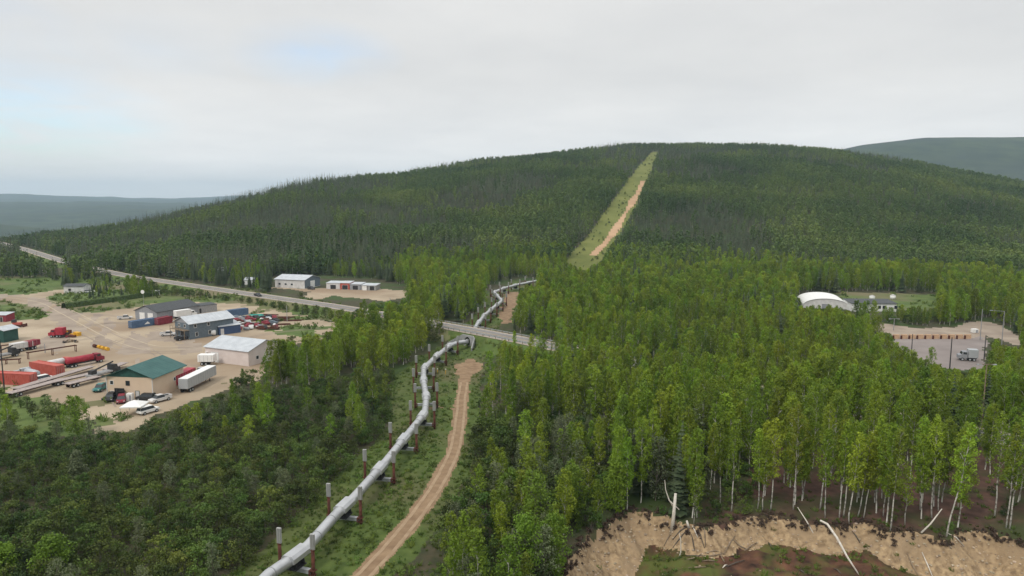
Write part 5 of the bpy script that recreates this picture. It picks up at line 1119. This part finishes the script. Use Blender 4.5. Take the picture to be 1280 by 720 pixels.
# ---- the hill and the seedlings in its clearing
x, y = scatter_pts(480, 1500, 4.3, grow=0.0005, seed=9)
z = height(x, y); u, v = proj(x, y, z); c = classat(x, y); g = rng.random(len(x)); g2 = rng.random(len(x)); g3 = rng.random(len(x))
d, _, _ = polydist(x, y, HWc)
ok = (c != 6) & (c != 7) & (d > 8.5) & (y > 440)
ok &= y < np.interp(u, RID[:, 0], RID[:, 1])+170
q = (c == 6) & (g < .25) & (fbm(x, y, 25, 340, 2) > -.25); put('shrub', x[q], y[q], z[q], .25+.35*g2[q]+.4*(g3[q] > .93), np.floor(g2[q]*6))
Hh0 = 0; hillz = z/120.0+0.25*fbm(x, y, 140, 301, 3)
dec = np.clip(0.30+0.75*(u-500)/900+0.9*(v < 270)*fbm(x, y, 90, 311, 2)+0.35*sstep(290, 330, v)*(u > 700)+2.4*fbm(x, y, 120, 315, 3), 0.06, 0.95)
dec = np.where(u < 420, np.clip(0.25+1.8*fbm(x, y, 90, 315, 3), 0.05, .8), dec)
Hh = 8.5+4.5*g2+1.5*(v > 300)
ok[ok] &= ~blocked(x[ok], y[ok], z[ok], Hh[ok]*0.9, 1.2)
deadz = np.clip((u-880)/200, 0, 1)*sstep(225, 255, v)*sstep(330, 305, v)*0.30+0.005+0.05*sstep(0.1, .4, fbm(x, y, 50, 330, 2))
isd = ok & (g < deadz); rest = ok & ~isd
q = isd; put('deadfar', x[q], y[q], z[q], Hh[q]/12, np.floor(g2[q]*4))
q = rest & (g3 < dec); put('birchfar', x[q], y[q], z[q], Hh[q]/12.5, np.floor(g2[q]*4))
q = rest & (g3 >= dec); put('sprucefar', x[q], y[q], z[q], (Hh[q]*(1+.3*(g2[q]**4))+(u[q] < 420)*2.5*g2[q])/12, np.floor(g2[q]*4))
for k in range(46):   # the row of young trees behind the parking lot, and those before the low white building
    u_ = 1103+random.random()*112 if k < 38 else random.choice((1068, 1075, 1082, 1088))+random.random()*5; v_ = 398+random.random()*5 if k < 38 else 398+random.random()*8; x_, y_, z_ = G(u_, v_)
    put('leafy', *[np.array([q]) for q in (x_, y_, z_, random.uniform(.34, .55) if k < 38 else .75, float(k % 5))])
x_, y_, z_ = G(1162, 467); put('leafy', *[np.array([q]) for q in (x_, y_, z_, .68, 1.0)])
for k in STAND: STAND[k] = np.concatenate(STAND[k])
print({k: len(v_) for k, v_ in STAND.items()})

# ------------------------------------------------------------------ scatter masses (geometry nodes) and individuals
def mass(name, A, coll, label, cat):
    me = bpy.data.meshes.new(name); me.vertices.add(len(A)); me.vertices.foreach_set('co', A[:, :3].astype(np.float32).ravel())
    for nm, ty, dat in (('tree_scale', 'FLOAT', A[:, 3]), ('tree_turn', 'FLOAT', rng.random(len(A))*6.283), ('tree_pick', 'INT', A[:, 4].astype(np.int32))):
        at = me.attributes.new(nm, ty, 'POINT'); at.data.foreach_set('value', dat.astype(np.int32 if ty == 'INT' else np.float32))
    o = bpy.data.objects.new(name, me); C.objects.link(o); tag(o, label, cat, kind='stuff')
    t = bpy.data.node_groups.new(name+'_scatter', 'GeometryNodeTree')
    t.interface.new_socket('Geometry', in_out='INPUT', socket_type='NodeSocketGeometry'); t.interface.new_socket('Geometry', in_out='OUTPUT', socket_type='NodeSocketGeometry')
    n = t.nodes; l = t.links; gi = n.new('NodeGroupInput'); go = n.new('NodeGroupOutput'); ip = n.new('GeometryNodeInstanceOnPoints'); ci = n.new('GeometryNodeCollectionInfo')
    ci.inputs['Collection'].default_value = coll; ci.inputs['Separate Children'].default_value = True; ci.inputs['Reset Children'].default_value = True
    def na_(nm, ty):
        a = n.new('GeometryNodeInputNamedAttribute'); a.data_type = ty; a.inputs['Name'].default_value = nm; return a.outputs['Attribute']
    cx_ = n.new('ShaderNodeCombineXYZ'); l.new(na_('tree_turn', 'FLOAT'), cx_.inputs[2])
    l.new(gi.outputs[0], ip.inputs['Points']); l.new(ci.outputs[0], ip.inputs['Instance']); ip.inputs['Pick Instance'].default_value = True
    l.new(na_('tree_pick', 'INT'), ip.inputs['Instance Index']); l.new(cx_.outputs[0], ip.inputs['Rotation']); l.new(na_('tree_scale', 'FLOAT'), ip.inputs['Scale'])
    l.new(ip.outputs[0], go.inputs[0]); md = o.modifiers.new('scatter', 'NODES'); md.node_group = t; return o
def protos(cname, data, mats): return protoobj(cname, [combined(cname, d_[0], d_[1], d_[2], mats) for d_ in data])
def place_words(x, y, z):
    u, v = proj(x, y, z); u, v = float(u), float(v)
    a = 'far left' if u < 160 else 'left' if u < 400 else 'middle' if u < 700 else 'right' if u < 1000 else 'far right'
    return u, v, a
def individuals(kind, name, data, leafmat, barkmat, labelf, cat, group, cnt=300):
    A = STAND[kind]; u, v = proj(A[:, 0], A[:, 1], A[:, 2]+A[:, 3]*5); fr = (u > -15) & (u < 1295) & (v < 735)
    dist = np.hypot(A[:, 0], A[:, 1])-1e5*0; key = np.where(fr, dist/A[:, 3], 1e9); order = np.argsort(key)[:cnt]; order = order[key[order] < 1e8]
    meshes = []
    for i, (mb, V, Fq) in enumerate(data):
        tm = bpy.data.meshes.new(name+'_trunk'); tm.from_pydata(mb.v, [], mb.f); tm.materials.append(barkmat); tm.polygons.foreach_set('use_smooth', [True]*len(mb.f)); tm.update()
        meshes.append((tm, npmesh(name+'_crown', V, Fq, [leafmat]) if V is not None else None))
    for j in order:
        x_, y_, z_, s_, ix = A[j]; tm, cm = meshes[int(ix) % len(meshes)]
        if cm is None:
            o = bpy.data.objects.new(name, tm); C.objects.link(o); o.location = (x_, y_, z_-.1); o.rotation_euler = (0, 0, rng.random()*6.28); o.scale = (s_,)*3
            tag(o, labelf(x_, y_, z_, s_), cat, group); continue
        o = empty(name, (x_, y_, z_-.1), rng.random()*6.28, labelf(x_, y_, z_, s_), cat, group); o.scale = (s_,)*3
        for nm, me in (('trunk', tm), ('crown', cm)):
            ch = bpy.data.objects.new(nm, me); C.objects.link(ch); ch.parent = o
    keep = np.ones(len(A), bool); keep[order] = False; STAND[kind] = A[keep]
COLW = ((640, 'by the track'), (700, 'a little right of the track'), (760, 'below the highway bend'), (820, 'left of the wood centre'), (880, 'in the wood centre'), (940, 'right of the wood centre'), (1000, 'left below the arched hall'), (1060, 'below the arched hall'), (1120, 'below the low white building'), (1180, 'below the parking lot left half'), (1240, 'below the parking lot right half'), (3000, 'by the right edge'))
ROWW = ((470, 'back rows'), (510, 'upper rows'), (550, 'middle rows'), (590, 'lower rows'), (615, 'third rows from the bank'), (635, 'second rows from the bank'), (3000, 'front rows'))
def words(tab, q): return next(w for k, w in tab if q <= k)
def lab_birch(x, y, z, s):
    u, v, a = place_words(x, y, z); h = 'tall' if s > 1.05 else 'shorter' if s < .93 else 'slender'
    return '%s white-stemmed birch %s, %s' % (h, words(COLW, u), words(ROWW, v))
def lab_leafy(x, y, z, s):
    u, v, a = place_words(x, y, z); h = 'tall' if s > 1.05 else 'small' if s < .8 else 'mid-sized'
    if u < 600: return '%s bushy birch left of the pipeline, %s' % (h, 'beside the white warehouse' if u < 350 else 'right of the warehouse' if u < 400 else 'middle of the stand' if u < 450 else 'towards the pipe' if u < 500 else 'next to the pipe')
    return '%s bushy birch %s, %s' % (h, words(COLW, u), words(ROWW, v))
def lab_shrub(x, y, z, s):
    u, v, a = place_words(x, y, z); h = 'tall' if s > 1.15 else 'low' if s < .85 else 'round'
    if u < 560: return '%s dark shrub left of the pipeline, %s, %s' % (h, 'far left' if u < 110 else 'left part' if u < 220 else 'middle part' if u < 330 else 'towards the pipe', 'bottom row' if v > 700 else 'lower rows' if v > 660 else 'upper rows')
    return '%s dark shrub %s, %s' % (h, 'beside the track' if u < 600 else 'in the scrub right of the track' if u < 660 else 'left of the sandy bank' if u < 720 else 'at the upper end of the bank' if u < 800 else 'under the birches', 'bottom row' if v > 690 else 'lower rows' if v > 640 else 'upper rows')
def lab_willow(x, y, z, s):
    u, v, a = place_words(x, y, z)
    return '%s grey-green willow %s' % ('tall' if s > .95 else 'small' if s < .72 else 'mid-sized', 'in the dark thicket left of the pipeline, %s part' % ('left' if u < 200 else 'middle' if u < 350 else 'right') if u < 560 else 'in the lower scrub just right of the dirt track' if u < 760 and v > 620 else 'in the scrub just right of the dirt track' if u < 760 else 'among green birches of the right-hand wood')
def lab_spruce(x, y, z, s):
    u, v, a = place_words(x, y, z)
    if u > 600: return '%s dark pointed spruce %s, %s' % ('tall' if s > 1.1 else 'small' if s < .85 else 'mid-sized', words(COLW, u), words(ROWW, v))
    return 'dark pointed spruce %s' % ('at the hill foot behind the far highway, %s' % a if v < 372 else 'poking up in the green wood right of the track' if u > 600 else 'between the yard and the road')
def lab_dead(x, y, z, s): return 'bare grey dead tree standing among the green birches right of the track'
bm1 = protos('birch_source', B15, [M['bark'], M['birch']]); bm2 = protos('leafy_source', B11, [M['bark'], M['birch']]); bm3 = protos('shrub_source', SH, [M['bark2'], M['shrub']])
bm4 = protos('willow_source', WL, [M['bark2'], M['willow']]); bm5 = protos('spruce_source', SPN, [M['bark2'], M['spruce']]); bf1 = protos('far_birch_source', BFF, [M['bark'], M['birchfar']])
bf2 = protos('far_spruce_source', SPF, [M['bark2'], M['spruce']]); dm = []
for mb in DD:
    me = bpy.data.meshes.new('dead_source'); me.from_pydata(mb.v, [], mb.f); me.materials.append(M['greywood']); me.update(); dm.append(me)
bd = protoobj('dead_source', dm)
individuals('birch', 'birch_tree', B15, M['birch'], M['bark'], lab_birch, 'birch', 'slender birches in the right-hand wood')
individuals('leafy', 'young_birch', B11, M['birch'], M['bark'], lab_leafy, 'young birch', 'bushy young birches')
individuals('shrub', 'shrub', SH, M['shrub'], M['bark2'], lab_shrub, 'shrub', 'dark green shrubs')
individuals('willow', 'willow_tree', WL, M['willow'], M['bark2'], lab_willow, 'willow', 'grey-green willows')
individuals('spruce', 'spruce_tree', SPN, M['spruce'], M['bark2'], lab_spruce, 'spruce', 'dark spruces')
individuals('dead', 'dead_tree', [(mb, None, None) for mb in DD], None, M['greywood'], lab_dead, 'dead tree', 'bare grey dead trees')
def massif(kind, *a):
    if len(STAND.get(kind, [])) > 0: mass(a[0], STAND[kind], *a[1:])
massif('birch', 'birch_wood', bm1, 'wood of slender green birches right of the pipeline', 'wood')
massif('leafy', 'young_birch_wood', bm2, 'bushy bright green birch growth round the yard and the highway', 'wood')
massif('shrub', 'shrub_thicket', bm3, 'dark green shrub thicket covering the ground left of the pipeline', 'thicket')
massif('willow', 'willow_thicket', bm4, 'grey-green willow scrub among the shrubs', 'thicket')
massif('spruce', 'spruce_wood', bm5, 'dark spruces at the foot of the hill', 'wood')
massif('dead', 'dead_wood', bd, 'bare grey trees among the birches', 'wood')
massif('birchfar', 'hillside_birch_forest', bf1, 'green deciduous forest covering the long hill', 'forest')
massif('sprucefar', 'hillside_spruce_forest', bf2, 'dark spruce forest covering the long hill', 'forest')
massif('deadfar', 'hillside_bare_trees', bd, 'grey leafless trees standing in the hillside forest', 'forest')

# ------------------------------------------------------------------ grass and low plants
def tuft_data(seed, n=26, h=.5, w=.45):
    g = np.random.default_rng(seed); a = g.random(n)*6.283; r_ = g.random(n)**.6*w; hh = h*(.5+.8*g.random(n)); p = np.stack([np.cos(a)*r_, np.sin(a)*r_, 0*r_], 1); b = g.random(n)*6.283; t = np.stack([np.cos(b), np.sin(b), 0*b], 1)*.06; q = np.stack([np.cos(a)*.5*hh, np.sin(a)*.5*hh, hh], 1)
    V = np.stack([p-t, p+t, p+q+t*.4, p+q-t*.4], 1).reshape(-1, 3); return MB(), V, np.arange(len(V)).reshape(-1, 4)
T1 = [tuft_data(i) for i in range(3)]+[(MB(),)+shrub_data(.8, 40+i, .6, 8, 14, .2, 1, .3)[1:] for i in range(2)]
tu = protos('grass_source', T1, [M['bark2'], M['tuft']])
x, y = scatter_pts(76, 330, .72, -32, 12, grow=.006, seed=21); c = classat(x, y); z = height(x, y); g = rng.random(len(x)); nn_ = fbm(x, y, 6, 411, 3)
d1, _, _ = polydist(x, y, TRACK); dR, _, _ = polydist(x, y, HWc); k = ((c == 5) | (c == 0) & (d1 < 14)) & (g < .6+.5*nn_) & (d1 > 1.9) & (dR > 7.2)
mass('tall_grass', np.stack([x[k], y[k], z[k], .35+.75*rng.random(k.sum())**2, np.floor(rng.random(k.sum())*5)], 1), tu, 'rough green grass and weeds between the pipeline and the dirt track', 'grass')
x, y = scatter_pts(80, 150, .7, -60, 50, seed=22); c = classat(x, y); z = height(x, y); g = rng.random(len(x)); dC, _, _ = polydist(x, y, CREST); ins = inpoly(x, y, PIT); nn_ = fbm(x, y, 5, 421, 3)
k = ((c == 9) & (g < .25+.75*nn_)) | ((~ins) & (dC < 2.2) & (dC > .8) & (g < .25) & (c != 5)) | ((c == 11) & (g < .08)) | ((c == 8) & (g < .02))
mass('pit_weeds', np.stack([x[k], y[k], z[k], .35+.55*rng.random(k.sum()), np.floor(rng.random(k.sum())*5)], 1), tu, 'low green weeds on the pit floor and along the bank crest', 'weeds')
rt = protos('root_source', [(MB(),)+shrub_data(.7, 60+i, .5, 7, 16, .22, 1, .28)[1:] for i in range(4)], [M['bark2'], M['root']])
k = (dC < .75+.5*nn_) & (g > .25) & (x > -5)
mass('root_mat', np.stack([x[k], y[k], z[k]-.25, .5+.8*rng.random(k.sum()), np.floor(rng.random(k.sum())*4)], 1), rt, 'dark brown torn turf and roots hanging over the crest of the sandy bank', 'roots')
x, y = scatter_pts(150, 560, 2.2, -50, 50, grow=.002, seed=23); c = classat(x, y); z = height(x, y); g = rng.random(len(x)); nn_ = fbm(x, y, 14, 431, 3)
dR, _, _ = polydist(x, y, HWc); k = (c == 10) & (g < .25+1.1*nn_) & (dR > 7.2)
mass('meadow_weeds', np.stack([x[k], y[k], z[k], .9+1.6*rng.random(k.sum()), np.floor(rng.random(k.sum())*5)], 1), tu, 'rough weeds and seedlings on the meadows along the highway', 'weeds')
# pale stones washed out of the bank
def stone(seed):
    import bmesh
    b = bmesh.new(); bmesh.ops.create_icosphere(b, subdivisions=1, radius=.5); g = random.Random(seed)
    for v in b.verts: v.co *= g.uniform(.7, 1.15); v.co.z *= .7
    me = bpy.data.meshes.new('stone_source'); b.to_mesh(me); b.free(); me.materials.append(M['stone']); return me
M['stone'] = mat('pale_stone', (.36, .29, .21), .9, var=.2, scale=3, rnd=.3)
st = protoobj('stone_source', [stone(i) for i in range(4)])
x, y = scatter_pts(80, 135, .45, -5, 50, seed=24); c = classat(x, y); z = height(x, y); g = rng.random(len(x)); k = (c == 8) & (g < .45) | (c == 9) & (g < .012)
mass('bank_stones', np.stack([x[k], y[k], z[k], .15+.45*rng.random(k.sum())**2.5, np.floor(rng.random(k.sum())*4)], 1), st, 'pale stones and rubble scattered over the sandy bank', 'stones')

# ------------------------------------------------------------------ haze
mb = MB(); mb.box((0, 0, (HAZE_TOP-420)/2), (28000, 28000, HAZE_TOP+420)); hz = mb.build('haze', bpy.data.materials.new('haze_air')); hz['kind'] = 'stuff'; tag(hz, 'thin bluish summer haze over the far hills', 'haze')
hm = hz.data.materials[0]; hm.use_nodes = True; t = hm.node_tree; t.nodes.remove(t.nodes['Principled BSDF']); pv = t.nodes.new('ShaderNodeVolumePrincipled'); t.links.new(pv.outputs[0], t.nodes['Material Output'].inputs['Volume'])
pv.inputs['Color'].default_value = (.62, .83, 1.0, 1); pv.inputs['Density'].default_value = 9e-5; pv.inputs['Anisotropy'].default_value = 0.1
